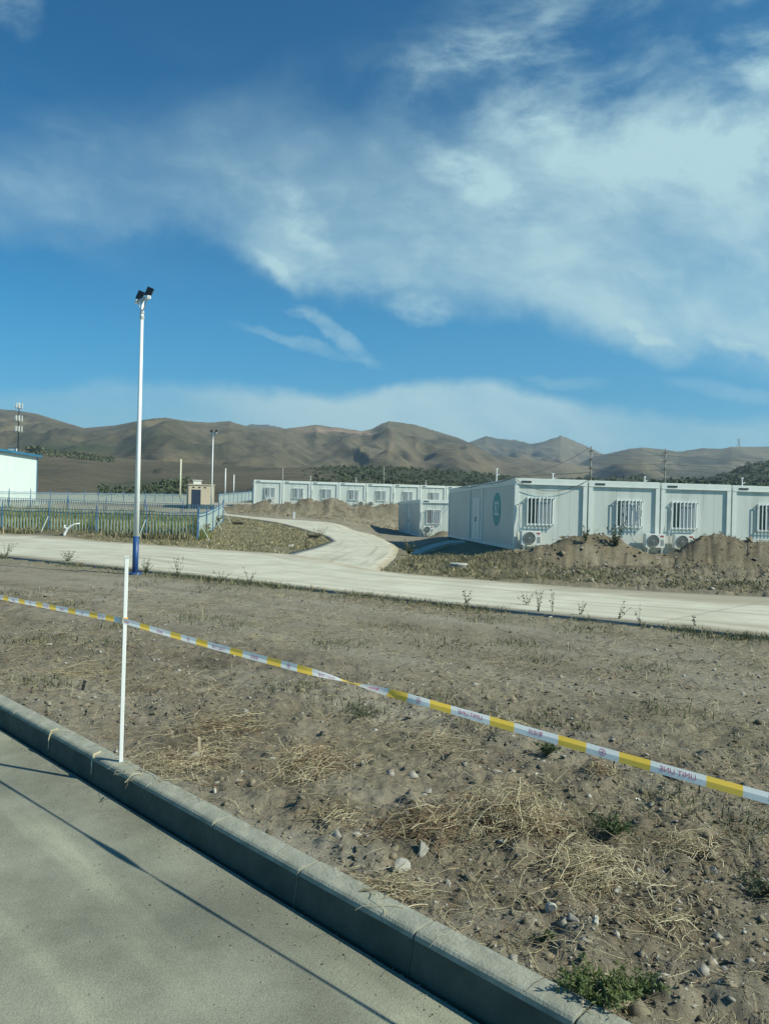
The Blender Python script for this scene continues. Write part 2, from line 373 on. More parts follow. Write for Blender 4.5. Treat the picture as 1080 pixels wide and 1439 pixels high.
M['fwhite'] = mat('fence_pale', (.50, .60, .56), (.58, .68, .63), 5, .5)
M['pole'] = mat('lamp_pole_white', (.78, .82, .80), (.84, .87, .85), 3, .35)
M['lampdark'] = mat('flood_lamp_black', (.015, .018, .022), None, rough=.35)
M['lampmetal'] = mat('lamp_bracket', (.42, .44, .40), (.48, .5, .46), 8, .5)
M['woodpole'] = mat('weathered_pole', (.22, .22, .19), (.30, .30, .26), 5, .9)
M['yellowpole'] = mat('pale_yellow_pole', (.66, .66, .48), None, rough=.6)
M['beige'] = mat('beige_render', (.50, .43, .31), (.56, .48, .36), 2, .9)
M['plinth'] = mat('dark_plinth', (.07, .10, .10), (.1, .13, .13), 2, .9)
M['bluedoor'] = mat('dark_door', (.02, .035, .07), None, rough=.5)
M['shed'] = mat('warehouse_wall', (.60, .70, .66), (.64, .73, .69), .5, .5)
M['shedroof'] = mat('warehouse_roof', (.03, .14, .24), (.04, .17, .28), 1, .4)
M['tape_white'] = mat('tape_white', (.78, .84, .86), (.82, .87, .88), 6, .4, transl=.55)
M['tape_yellow'] = mat('tape_yellow', (.93, .64, .10), (.96, .68, .13), 6, .4, transl=.55)
M['tape_ink'] = mat('tape_ink', (.78, .30, .46), None, rough=.5, transl=.6)
M['straw'] = mat('straw', (.48, .41, .25), (.66, .58, .38), 6, .85)
M['straw2'] = mat('straw_grey', (.27, .23, .14), (.36, .31, .19), 6, .9)
M['straw3'] = mat('straw_rust', (.20, .13, .07), (.27, .18, .10), 6, .9)
M['leafg'] = mat('weed_leaf', (.055, .085, .03), (.09, .125, .045), 8, .8, transl=.2)
M['leafl'] = mat('weed_leaf_light', (.11, .15, .05), (.16, .205, .075), 8, .8, transl=.3)
M['leafd'] = mat('weed_leaf_dull', (.085, .10, .055), (.12, .135, .075), 8, .85, transl=.2)
M['dry'] = mat('dry_grass', (.22, .195, .10), (.30, .26, .14), 8, .9)
M['dry2'] = mat('dry_grass_olive', (.14, .14, .07), (.19, .18, .09), 8, .9)
M['tall'] = mat('tall_grass', (.24, .27, .08), (.33, .35, .12), 8, .9, transl=.3)
M['tall2'] = mat('tall_grass_green', (.15, .20, .055), (.20, .25, .08), 8, .9, transl=.3)
M['stone'] = mat('rubble_stone', (.24, .235, .20), (.36, .35, .30), 12, .9, bump=.004, bscale=50)
M['stonew'] = mat('pale_stone', (.34, .33, .28), (.46, .45, .39), 14, .9, bump=.003, bscale=50)
M['stoned'] = mat('dark_clod', (.09, .08, .054), (.14, .124, .085), 14, .95, bump=.006, bscale=40)
M['clod'] = mat('earth_clod', (.16, .14, .093), (.235, .205, .14), 14, .95, bump=.006, bscale=40)
M['bush'] = mat('far_bush', (.050, .072, .034), (.075, .10, .048), .4, .9)
M['bush2'] = mat('far_bush_olive', (.075, .092, .048), (.11, .125, .066), .4, .9)
M['wood'] = mat('plank_wood', (.42, .35, .22), (.5, .42, .28), 9, .8)

# ground material: dry earth with a 'grass' attribute that turns it straw coloured
def ground_mat():
    m = mat('dry_earth', (.158, .136, .093), (.255, .222, .156), 2.2, .95, detail=10, lo=.36, hi=.66)
    t = m.node_tree; b = t.nodes['Principled BSDF']; old = b.inputs['Base Color'].links[0].from_socket
    tcn = t.nodes.new('ShaderNodeTexCoord')
    def nz(s, d, ro=.6, st=None):
        n = t.nodes.new('ShaderNodeTexNoise'); n.inputs['Scale'].default_value = s; n.inputs['Detail'].default_value = d; n.inputs['Roughness'].default_value = ro
        if st:
            m0 = t.nodes.new('ShaderNodeMapping'); m0.inputs['Rotation'].default_value = (0, 0, R(34.4)); mp = t.nodes.new('ShaderNodeMapping'); mp.inputs['Scale'].default_value = st
            t.links.new(tcn.outputs['Object'], m0.inputs[0]); t.links.new(m0.outputs[0], mp.inputs[0]); t.links.new(mp.outputs[0], n.inputs[0])
        else: t.links.new(tcn.outputs['Object'], n.inputs[0])
        return n.outputs[0]
    def rp(f, a, b_):
        r = t.nodes.new('ShaderNodeMapRange'); r.interpolation_type = 'SMOOTHSTEP'; t.links.new(f, r.inputs[0]); r.inputs[1].default_value = a; r.inputs[2].default_value = b_; return r.outputs[0]
    def mx(f, A, B, mode='MIX'):
        x = t.nodes.new('ShaderNodeMix'); x.data_type = 'RGBA'; x.blend_type = mode; t.links.new(f, x.inputs[0])
        for i, v in ((6, A), (7, B)):
            if isinstance(v, tuple): x.inputs[i].default_value = (*v, 1)
            else: t.links.new(v, x.inputs[i])
        return x.outputs[2]
    c = mx(rp(nz(.35, 5), .40, .66), old, (.245, .218, .152))
    c = mx(rp(nz(.8, 4, .5, (.14, 1.5, 1)), .48, .62), c, (.275, .252, .19))       # wheel-packed strips
    c = mx(rp(nz(1.3, 6), .56, .72), c, (.115, .10, .064))
    c = mx(rp(nz(38, 4, .7), .57, .68), c, (.36, .33, .25))                      # grit
    c = mx(rp(nz(24, 5, .7), .60, .70), c, (.075, .066, .043))
    at_ = t.nodes.new('ShaderNodeAttribute'); at_.attribute_name = 'grass'
    g = mx(rp(nz(1.6, 7, .65), .38, .64), (.20, .175, .10), (.105, .11, .058))
    g = mx(rp(nz(9, 6, .7), .45, .66), g, (.27, .235, .135))
    c = mx(at_.outputs['Fac'], c, g)
    c = mx(rp(nz(7, 8, .75), .55, .70), c, (.085, .075, .049))
    c = mx(rp(nz(5.3, 8, .75), .60, .72), c, (.31, .28, .20))
    at4 = t.nodes.new('ShaderNodeAttribute'); at4.attribute_name = 'track'
    c = mx(at4.outputs['Fac'], c, (.265, .238, .172))
    at3 = t.nodes.new('ShaderNodeAttribute'); at3.attribute_name = 'litter'
    c = mx(at3.outputs['Fac'], c, mx(rp(nz(3.5, 8, .7), .42, .62), (.135, .108, .068), (.088, .076, .047)))
    at2 = t.nodes.new('ShaderNodeAttribute'); at2.attribute_name = 'pale'
    c = mx(at2.outputs['Fac'], c, (.36, .345, .27))
    t.links.new(c, b.inputs['Base Color'])
    bn = t.nodes.new('ShaderNodeBump'); bn.inputs['Strength'].default_value = 1; bn.inputs['Distance'].default_value = .035
    t.links.new(nz(14, 12, .72), bn.inputs['Height']); t.links.new(bn.outputs[0], b.inputs['Normal'])
    return m
M['ground'] = ground_mat()

def hill_mat():
    m = mat('hill_grass', (.122, .105, .058), (.172, .145, .084), .012, .95, detail=8)
    t = m.node_tree; b = t.nodes['Principled BSDF']; old = b.inputs['Base Color'].links[0].from_socket
    tcn = t.nodes.new('ShaderNodeTexCoord')
    def nz(s, d, ro=.6, st=None):
        n = t.nodes.new('ShaderNodeTexNoise'); n.inputs['Scale'].default_value = s; n.inputs['Detail'].default_value = d; n.inputs['Roughness'].default_value = ro
        mp = t.nodes.new('ShaderNodeMapping'); mp.inputs['Scale'].default_value = st or (1, 1, 1)
        t.links.new(tcn.outputs['Object'], mp.inputs[0]); t.links.new(mp.outputs[0], n.inputs[0]); return n.outputs[0]
    def rp(f, a, b_):
        r = t.nodes.new('ShaderNodeMapRange'); r.interpolation_type = 'SMOOTHSTEP'; t.links.new(f, r.inputs[0]); r.inputs[1].default_value = a; r.inputs[2].default_value = b_; return r.outputs[0]
    def mx(f, A, B):
        x = t.nodes.new('ShaderNodeMix'); x.data_type = 'RGBA'; t.links.new(f, x.inputs[0])
        for i, v in ((6, A), (7, B)):
            if isinstance(v, tuple): x.inputs[i].default_value = (*v, 1)
            else: t.links.new(v, x.inputs[i])
        return x.outputs[2]
    c = mx(rp(nz(.004, 7, .62), .46, .62), old, (.060, .062, .034))
    c = mx(rp(nz(.03, 7, .7, (1, .5, 2)), .54, .68), c, (.048, .05, .028))
    c = mx(rp(nz(.02, 6, .7, (.6, .35, 6)), .60, .70), c, (.17, .14, .088))
    c = mx(rp(nz(.16, 6, .75), .56, .68), c, (.062, .064, .038))
    c = mx(rp(nz(.07, 8, .75), .60, .70), c, (.19, .165, .115))
    for an, colr in (('green', (.045, .068, .026)), ('scar', (.36, .25, .17)), ('field', (.19, .145, .09))):
        a = t.nodes.new('ShaderNodeAttribute'); a.attribute_name = an
        n = t.nodes.new('ShaderNodeMath'); n.operation = 'MULTIPLY'; t.links.new(a.outputs['Fac'], n.inputs[0]); t.links.new(rp(nz(.06, 8, .7), .36, .56), n.inputs[1])
        c = mx(n.outputs[0], c, colr)
    t.links.new(c, b.inputs['Base Color'])
    bn = t.nodes.new('ShaderNodeBump'); bn.inputs['Strength'].default_value = 1; bn.inputs['Distance'].default_value = 9
    t.links.new(nz(.03, 13, .74), bn.inputs['Height']); t.links.new(bn.outputs[0], b.inputs['Normal'])
    return m
M['hill'] = hill_mat()

# ------------------------------------------------------------------ ground sheet
isl = [(p.x, p.y) for p in far_left]+[(p.x, p.y) for p in inner[1:]]+[(-13.5, 66), (-13.5, 38), (-60, 60), (-60, 48)]
def road_mask(x, y):
    return inpoly(x, y, main_poly) | inpoly(x, y, branch_poly)
def field_noise(x, y):
    kd = kerb_dist(x, y)
    n = fbm(x*.5, y*.5, 3, 1)*.12+fbm(x*2.1, y*2.1, 4, 3)*.07+fbm(x*9, y*9, 4, 9, .64)*.078
    v = x*.566+y*.825                                         # across the wheel tracks
    packed = sst(6.2, 7.6, v+fbm(x*.35, y*.35, 3, 52)*2.2)*sst(12.6, 11.4, v)
    n = n*(1-.62*packed)
    lump = np.maximum(fbm(x*4.3+3, y*4.3, 3, 21), 0.08)-.08
    n = n+lump*.22*sst(9, 4.5, y)
    bk = inpoly(x, y, [(1, 21), (22, 13), (24, 29), (4.5, 29.6), (1, 31)]) | ((y > 72) & (y < 79.5) & (x > -16) & (x < 5))
    n = n+np.where(bk, fbm(x*1.9, y*1.9, 5, 12, .68)*.50+np.abs(fbm(x*5.5, y*5.5, 3, 14, .6))*.22, 0)
    n = n+fbm(x*26, y*26, 2, 19)*.016*sst(7, 4, y)
    n = n+(np.sin(v*4.2+fbm(x*.3, y*.3, 2, 4)*4)*.018)*sst(7.5, 9, v)*sst(12.5, 11, v)
    return n*sst(.0, .5, kd)
def H(x, y):
    x = np.asarray(x, float); y = np.asarray(y, float)
    z = base_h(x, y); kd = kerb_dist(x, y)
    rd = road_mask(x, y); near = ln_near(x)-y
    yf = np.interp(x, MFX, MFY); farfade = np.where(x < 8, sst(0.1, 1.6, np.abs(y-yf)), 1)
    z = z+np.where(rd, -.03, farfade*field_noise(x, y)*np.where(near > 0, sst(0, 1.0, near), .8)*sst(130, 90, y))
    edge = sst(.11, .23, kd)
    z = np.where(kd < .12, ROADZ-.12, z*edge+(-.015)*(1-edge)-.012)
    return z
nrow = []
y = -1.2
while y < 128: nrow.append(y); y += max(.022, min(y*y/1000, .5) if y > 0 else .1)
Yr = np.array(nrow)
uu = np.r_[-np.geomspace(3.2, .66, 46)[:-1], np.linspace(-.66, .66, 620), np.geomspace(.66, 3.2, 46)[1:]]
GY, GU = np.meshgrid(Yr, uu, indexing='ij'); GX = GU*(GY+2.2)
GZ = H(GX, GY)
kdg = kerb_dist(GX, GY)
gr = np.zeros_like(GX)
island = inpoly(GX, GY, isl) & ~road_mask(GX, GY)
gr = np.where(island, .95, gr)
ryg = (GX-PADO[0])*PADY[0]+(GY-PADO[1])*PADY[1]
beyond = (GY > ln_near(GX)) & ~road_mask(GX, GY)
gr = np.where(beyond & (GX > -1) & (GX < 4.6) & (GY < 40), .85, gr)
gr = np.where(beyond & (GX >= 4.6) & (GY < 28), .45+fbm(GX*.8, GY*.8, 3, 31)*1.2, gr)
gr = np.where(beyond & (GX < -13) & (GY > 36) & (GY < 66), .9, gr)
gr = np.maximum(gr, np.where((GY < ln_near(GX)) & (kdg > .3), np.clip(fbm(GX*.7, GY*.7, 4, 41)*1.6-.12, 0, .55), 0))
gr = np.maximum(gr, sst(2.2, .4, ln_near(GX)-GY)*(GY < ln_near(GX))*.5)
gr = np.maximum(gr, (GY > 100)*.6)
VV = GX*.566+GY*.825
packed = sst(6.2, 7.6, VV+fbm(GX*.35, GY*.35, 3, 52)*2.2)*sst(12.6, 11.4, VV)*(kdg > .5)*(GY < ln_near(GX))
track = packed*np.clip(np.sin(VV*4.2+fbm(GX*.3, GY*.3, 2, 4)*4)*.5+.35+fbm(GX*3, GY*3, 3, 6)*.8, 0, 1)*.55
litter = np.zeros_like(GX)
for a_, b_, w_, h_, k_ in ((730, 1160, 90, 36, .8), (600, 1168, 60, 24, .9), (825, 1222, 70, 32, .5), (430, 1072, 60, 26, .6), (310, 1020, 70, 26, .6), (260, 1075, 60, 24, .4), (540, 1258, 60, 26, .6), (640, 1250, 60, 40, .5), (450, 1135, 40, 16, .8), (970, 1190, 40, 16, .4), (215, 962, 30, 8, .7), (295, 932, 26, 6, .8), (930, 1060, 60, 10, .4)):
    q = hit(a_, b_); litter += k_*np.exp(-((GX-q.x)/(w_/1050*q.y))**2-((GY-q.y)/(h_/1050*q.y*q.y/CAMH))**2)
hp = np.zeros_like(GX)
for mx_, my_, h_, a_, b_ in MOUNDS: hp = np.maximum(hp, np.exp(-.5*(((GX-mx_)/a_)**2+((GY-my_)/b_)**2)))
litter += np.clip(.46+fbm(GX*.9, GY*.9, 3, 66)*1.5, 0, .8)*sst(.2, .6, kdg)*sst(4.6, 3.0, kdg)
litter += hp*.75+((GX > 3) & (GY > ln_near(GX)+6) & (GY < 30))*.3
litter = np.clip(litter*(.8+fbm(GX*6, GY*6, 3, 77)*1.6), 0, .85)
pale = ((GX < -13.2) & (GX > -34) & (GY > 80) & (GY < 104)).astype(float)*.9
ground = mesh_np('ground', np.c_[GX.ravel(), GY.ravel(), GZ.ravel()], grid_faces(len(Yr), len(uu))[:, ::1], M['ground'], smooth_=True,
                 attrs={'grass': gr.ravel().clip(0, 1), 'pale': pale.ravel(), 'litter': litter.ravel(), 'track': track.ravel()})
tag(ground, kind='structure')

# ------------------------------------------------------------------ near road, kerb stones
def kp(s, d, z): p = K0+KD*s+KN*d; return (p[0], p[1], z)
def road_sheet():
    ss = np.linspace(-160, 60, 60); dd = np.linspace(-.06, -9, 12)
    V = [kp(s, d, ROADZ) for s in ss for d in dd]
    o = mesh_np('road', V, grid_faces(len(ss), len(dd)), M['asphalt']); tag(o, kind='structure')
    V = [kp(s, d, ROADZ-.15) for s in (-160, 60) for d in (-8.9, -60)]
    o2 = mesh_np('roadside_ground', V, [(0, 1, 3, 2)], M['ground']); tag(o2, kind='structure')
road_sheet()
# curves and tyre bands in the road's own surface
def tune_road():
    t = M['asphalt'].node_tree; b = t.nodes['Principled BSDF']; old = b.inputs['Base Color'].links[0].from_socket
    tcn = t.nodes.new('ShaderNodeTexCoord'); m0 = t.nodes.new('ShaderNodeMapping'); m0.inputs['Rotation'].default_value = (0, 0, R(46)); mp = t.nodes.new('ShaderNodeMapping'); mp.inputs['Scale'].default_value = (.25, 3.0, 1)
    t.links.new(tcn.outputs['Object'], m0.inputs[0]); t.links.new(m0.outputs[0], mp.inputs[0])
    n = t.nodes.new('ShaderNodeTexNoise'); n.inputs['Scale'].default_value = 1.1; n.inputs['Detail'].default_value = 5; t.links.new(mp.outputs[0], n.inputs[0])
    r = t.nodes.new('ShaderNodeMapRange'); r.interpolation_type = 'SMOOTHSTEP'; r.inputs[1].default_value = .5; r.inputs[2].default_value = .72; t.links.new(n.outputs[0], r.inputs[0])
    x = t.nodes.new('ShaderNodeMix'); x.data_type = 'RGBA'; t.links.new(r.outputs[0], x.inputs[0]); t.links.new(old, x.inputs[6]); x.inputs[7].default_value = (.30, .31, .225, 1)
    n2 = t.nodes.new('ShaderNodeTexNoise'); n2.inputs['Scale'].default_value = 160; n2.inputs['Detail'].default_value = 3; t.links.new(tcn.outputs['Object'], n2.inputs[0])
    r2 = t.nodes.new('ShaderNodeMapRange'); r2.inputs[1].default_value = .3; r2.inputs[2].default_value = .7; r2.inputs[3].default_value = .80; r2.inputs[4].default_value = 1.2; t.links.new(n2.outputs[0], r2.inputs[0])
    y = t.nodes.new('ShaderNodeMix'); y.data_type = 'RGBA'; y.blend_type = 'MULTIPLY'; y.inputs[0].default_value = 1; t.links.new(x.outputs[2], y.inputs[6]); t.links.new(r2.outputs[0], y.inputs[7])
    n3 = t.nodes.new('ShaderNodeTexNoise'); n3.inputs['Scale'].default_value = .9; n3.inputs['Detail'].default_value = 7; n3.inputs['Roughness'].default_value = .62; t.links.new(tcn.outputs['Object'], n3.inputs[0])
    r3 = t.nodes.new('ShaderNodeMapRange'); r3.interpolation_type = 'SMOOTHSTEP'; r3.inputs[1].default_value = .36; r3.inputs[2].default_value = .64; r3.inputs[3].default_value = .80; r3.inputs[4].default_value = 1.22; t.links.new(n3.outputs[0], r3.inputs[0])
    y2 = t.nodes.new('ShaderNodeMix'); y2.data_type = 'RGBA'; y2.blend_type = 'MULTIPLY'; y2.inputs[0].default_value = 1; t.links.new(y.outputs[2], y2.inputs[6]); t.links.new(r3.outputs[0], y2.inputs[7])
    t.links.new(y2.outputs[2], b.inputs['Base Color'])
tune_road()
def kerb_mesh(L=.738):
    # section: d across (0 = front top edge), z
    sec = [(-.036, ROADZ-.06), (-.033, ROADZ), (-.010, -.030), (-.003, -.012), (.008, -.003), (.022, 0), (.125, 0), (.13, -.006), (.13, -.28), (-.036, -.28)]
    mb = MB(); n = len(sec); V = []
    xs = [0, .006, L-.006, L]
    for k, x in enumerate(xs):
        sh = .004 if k in (0, 3) else 0
        cx, cz = .03, -.12
        for d, z in sec: V.append((x, d+(cx-d)*sh*6, z+(cz-z)*sh*3))
    F_ = []
    for k in range(3):
        for i in range(n): a = k*n+i; b = k*n+(i+1) % n; F_.append((a, a+n, b+n, b))
    F_.append(tuple(range(n))); F_.append(tuple(range(3*n, 4*n))[::-1])
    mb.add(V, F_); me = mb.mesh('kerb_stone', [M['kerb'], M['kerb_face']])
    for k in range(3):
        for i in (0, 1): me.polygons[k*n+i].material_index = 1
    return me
kme = kerb_mesh()
for k_, (s_a, s_b) in enumerate(((-1.515, 'pale mortar strip over the kerb joint at the far left'), (-.78, 'pale mortar strip over the kerb joint left of the post'))):
    q = [Vector(kp(s_a+.02*j, d, z+.006)) for j, (d, z) in enumerate(((.06, .003), (.0, 0), (-.022, -.05), (-.034, -.12)))]  # thin straw-coloured tubes added to stand for pale mortar in two kerb joints
    mb = MB(); mb.tube(q, [.004, .007, .006, .003], 4); tag(mb.build('mortar_strip', M['straw']), s_b, 'straw')
kang = math.atan2(KD[1], KD[0])
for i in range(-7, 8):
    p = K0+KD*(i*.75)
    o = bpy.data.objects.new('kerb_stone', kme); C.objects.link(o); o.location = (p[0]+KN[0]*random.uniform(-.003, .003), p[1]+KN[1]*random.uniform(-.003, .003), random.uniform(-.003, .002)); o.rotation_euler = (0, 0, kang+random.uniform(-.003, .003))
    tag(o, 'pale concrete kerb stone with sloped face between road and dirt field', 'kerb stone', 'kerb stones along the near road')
mb = MB()
V = [kp(s, d, z) for s in (-160, -5.26) for d, z in ((-.036, -.28), (-.033, ROADZ), (-.010, -.03), (.01, -.002), (.13, 0), (.13, -.28))]
mb.add(V, [(i, i+6, (i+1) % 6+6, (i+1) % 6) for i in range(6)]); V = [kp(s, d, z) for s in (6.0, 60) for d, z in ((-.036, -.28), (-.033, ROADZ), (-.010, -.03), (.01, -.002), (.13, 0), (.13, -.28))]
mb.add(V, [(i, i+6, (i+1) % 6+6, (i+1) % 6) for i in range(6)]); tag(mb.build('kerb_run', M['kerb']), kind='structure')
# grit fallen on the road
def shard_cloud(P3, S, mats, fm, name, flat=.45, label=None, parent=None):
    n = len(P3)
    oct_ = np.array([(1, 0, 0), (0, 1, 0), (-1, 0, 0), (0, -1, 0), (0, 0, 1), (0, 0, -1)], float)
    fc = np.array([(0, 1, 4), (1, 2, 4), (2, 3, 4), (3, 0, 4), (1, 0, 5), (2, 1, 5), (3, 2, 5), (0, 3, 5)])
    V = oct_[None]*(S[:, None, None])*rng.uniform(.5, 1.25, (n, 6, 1))
    V[..., 2] *= flat*rng.uniform(.4, 1.3, (n, 1)); V += rng.normal(0, .24, V.shape)*S[:, None, None]
    a = rng.uniform(0, 6.28, n); c, s = np.cos(a), np.sin(a)
    X = V[..., 0]*c[:, None]-V[..., 1]*s[:, None]; Y = V[..., 0]*s[:, None]+V[..., 1]*c[:, None]
    V = np.stack([X, Y, V[..., 2]], -1)+P3[:, None]
    Fc = (fc[None]+(np.arange(n)*6)[:, None, None]).reshape(-1, 3)
    return mesh_np(name, V.reshape(-1, 3), Fc, mats, fm=np.repeat(fm, 8), parent=parent)
n = 1400
s_ = rng.uniform(-4, 5, n); d_r = -.05-np.abs(rng.normal(0, .45, n))*rng.random(n)*1.6
pp = K0[None]+KD[None]*s_[:, None]+KN[None]*d_r[:, None]
sz = rng.uniform(.0015, .006, n)**1.0
o = shard_cloud(np.c_[pp, np.full(n, ROADZ)+sz*.3], sz, [M['stoned'], M['stone']], (rng.random(n) > .6).astype(int), 'grit')
tag(o, 'fine dark grit scattered on the pale road beside the kerb', 'grit', kind='stuff')

# ------------------------------------------------------------------ concrete service road
def drape_ribbon(name, A, B, nl, nw, mat_, dz=.03, side=.10):
    A = resample(A, nl); B = resample(B, nl); t = np.linspace(0, 1, nw)[None, :, None]
    G = A[:, None]*(1-t)+B[:, None]*t
    Z = base_h(G[..., 0], G[..., 1])+dz
    V = np.concatenate([G, Z[..., None]], -1).reshape(-1, 3); Fc = grid_faces(nl, nw)
    # skirts on both long edges
    b = len(V); lo1 = V[0::nw].copy(); lo1[:, 2] -= side; lo2 = V[nw-1::nw].copy(); lo2[:, 2] -= side
    V = np.r_[V, lo1, lo2]; F2 = []
    for i in range(nl-1):
        F2.append((i*nw, (i+1)*nw, b+i+1, b+i)); F2.append((i*nw+nw-1, b+nl+i, b+nl+i+1, (i+1)*nw+nw-1))
    fm = np.r_[np.zeros(len(Fc), int), np.ones(len(F2), int)]
    me = mesh_np(name, V, np.r_[Fc, np.array(F2)], [mat_, M['slab_side']], fm=fm)
    uvl = me.data.uv_layers.new(name='UVMap')
    L = np.r_[0, np.cumsum(np.hypot(*(G[1:, nw//2]-G[:-1, nw//2]).T))]
    W = np.linspace(0, 6, nw)
    U = np.r_[np.stack(np.broadcast_arrays(L[:, None], W[None]), -1).reshape(-1, 2), np.c_[L, L*0], np.c_[L, L*0+6]]
    li = np.empty(len(me.data.loops), np.int32); me.data.loops.foreach_get('vertex_index', li)
    uvl.data.foreach_set('uv', U[li].astype(np.float32).ravel())
    return me
def slab_mat():
    m = mat('slab_tracks', (.47, .46, .36), (.57, .555, .445), .8, .9, bump=.004, bscale=30, c3=(.43, .41, .31), s3=.25)
    t = m.node_tree; b = t.nodes['Principled BSDF']; old = b.inputs['Base Color'].links[0].from_socket
    uvn = t.nodes.new('ShaderNodeUVMap'); mp = t.nodes.new('ShaderNodeMapping'); mp.inputs['Scale'].default_value = (.035, 1.2, 1); t.links.new(uvn.outputs[0], mp.inputs[0])
    n = t.nodes.new('ShaderNodeTexNoise'); n.inputs['Scale'].default_value = 2.2; n.inputs['Detail'].default_value = 7; n.inputs['Roughness'].default_value = .65; n.inputs['Distortion'].default_value = .4; t.links.new(mp.outputs[0], n.inputs[0])
    r = t.nodes.new('ShaderNodeMapRange'); r.interpolation_type = 'SMOOTHSTEP'; r.inputs[1].default_value = .50; r.inputs[2].default_value = .66; r.inputs[4].default_value = .75; t.links.new(n.outputs[0], r.inputs[0])
    x = t.nodes.new('ShaderNodeMix'); x.data_type = 'RGBA'; t.links.new(r.outputs[0], x.inputs[0]); t.links.new(old, x.inputs[6]); x.inputs[7].default_value = (.33, .305, .215, 1)
    # dust spilling from the far side of the right-hand stretch
    sep = t.nodes.new('ShaderNodeSeparateXYZ'); t.links.new(uvn.outputs[0], sep.inputs[0])
    tcn = t.nodes.new('ShaderNodeTexCoord'); so = t.nodes.new('ShaderNodeSeparateXYZ'); t.links.new(tcn.outputs['Object'], so.inputs[0])
    n2 = t.nodes.new('ShaderNodeTexNoise'); n2.inputs['Scale'].default_value = .7; n2.inputs['Detail'].default_value = 7; n2.inputs['Roughness'].default_value = .7
    mp2 = t.nodes.new('ShaderNodeMapping'); mp2.inputs['Scale'].default_value = (.5, 2.2, 1); mp2.inputs['Rotation'].default_value = (0, 0, R(25)); t.links.new(tcn.outputs['Object'], mp2.inputs[0]); t.links.new(mp2.outputs[0], n2.inputs[0])
    def M_(op, a, b_=None):
        q = t.nodes.new('ShaderNodeMath'); q.operation = op
        for i, v in enumerate((a, b_)):
            if v is None: continue
            if isinstance(v, (int, float)): q.inputs[i].default_value = v
            else: t.links.new(v, q.inputs[i])
        return q.outputs[0]
    ed = M_('ADD', M_('MULTIPLY', M_('ABSOLUTE', M_('SUBTRACT', sep.outputs[1], 3.0)), .3333), M_('MULTIPLY', n2.outputs[0], .55))
    re_ = t.nodes.new('ShaderNodeMapRange'); re_.interpolation_type = 'SMOOTHSTEP'; re_.inputs[1].default_value = 1.06; re_.inputs[2].default_value = 1.26; re_.inputs[4].default_value = .85; t.links.new(ed, re_.inputs[0])
    f = M_('ADD', M_('MULTIPLY', sep.outputs[1], .32), M_('MULTIPLY', so.outputs[0], .10)); f = M_('ADD', f, M_('MULTIPLY', n2.outputs[0], 1.7))
    r3 = t.nodes.new('ShaderNodeMapRange'); r3.interpolation_type = 'SMOOTHSTEP'; r3.inputs[1].default_value = 2.6; r3.inputs[2].default_value = 3.2; r3.inputs[4].default_value = .8; t.links.new(f, r3.inputs[0])
    y = t.nodes.new('ShaderNodeMix'); y.data_type = 'RGBA'; t.links.new(M_('MAXIMUM', r3.outputs[0], re_.outputs[0]), y.inputs[0]); t.links.new(x.outputs[2], y.inputs[6]); y.inputs[7].default_value = (.29, .255, .175, 1)
    fr3 = M_('FRACT', M_('DIVIDE', sep.outputs[0], 4.5)); jn = M_('LESS_THAN', fr3, .010)
    jy = t.nodes.new('ShaderNodeMix'); jy.data_type = 'RGBA'; t.links.new(M_('MULTIPLY', jn, .55), jy.inputs[0]); t.links.new(y.outputs[2], jy.inputs[6]); jy.inputs[7].default_value = (.20, .185, .14, 1)
    t.links.new(jy.outputs[2], b.inputs['Base Color'])
    return m
M['tracks'] = slab_mat()
near_m = np.c_[mf[:, 0], ln_near(mf[:, 0])]
# pair far-edge points with near-edge points square across the road
t_al = (mf-np.array([0, 15.54]))@np.array([.8247, -.5655]); t_al = np.maximum.accumulate(t_al)
near_m = np.array([0, 15.54])[None]+t_al[:, None]*np.array([.8247, -.5655])[None]
o = drape_ribbon('service_road', near_m, mf, 240, 14, M['tracks'], .03, .14); tag(o, kind='structure')
o = drape_ribbon('branch_road', [(p.x, p.y) for p in inner], [(p.x, p.y) for p in outer], 120, 10, M['tracks'], .0255, .14); tag(o, kind='structure')
# footpath up to the cabin door
pa = [at(x, y_, Y) for x, y_, Y in ((566, 785, 31.5), (574, 778, 33.0), (586, 771.5, 34.6), (604, 765.5, 36.3), (628, 759.5, 38.2), (650, 759, 38.6))]
pb = [at(x, y_, Y) for x, y_, Y in ((572, 791, 30.4), (581, 783, 32.0), (593, 776, 33.6), (609, 769.5, 35.4), (632, 763.2, 37.2), (654, 762.2, 37.6))]
mb = MB(); n = len(pa); V = pa+pb+[p-Vector((0, 0, .5)) for p in pa]+[p-Vector((0, 0, .5)) for p in pb]
mb.add(V, [(i, i+n, i+n+1, i+1) for i in range(n-1)]+[(i, i+1, i+2*n+1, i+2*n) for i in range(n-1)]+[(i+n, i+3*n, i+3*n+1, i+n+1) for i in range(n-1)])
tag(mb.build('footpath', M['slab']), kind='structure')

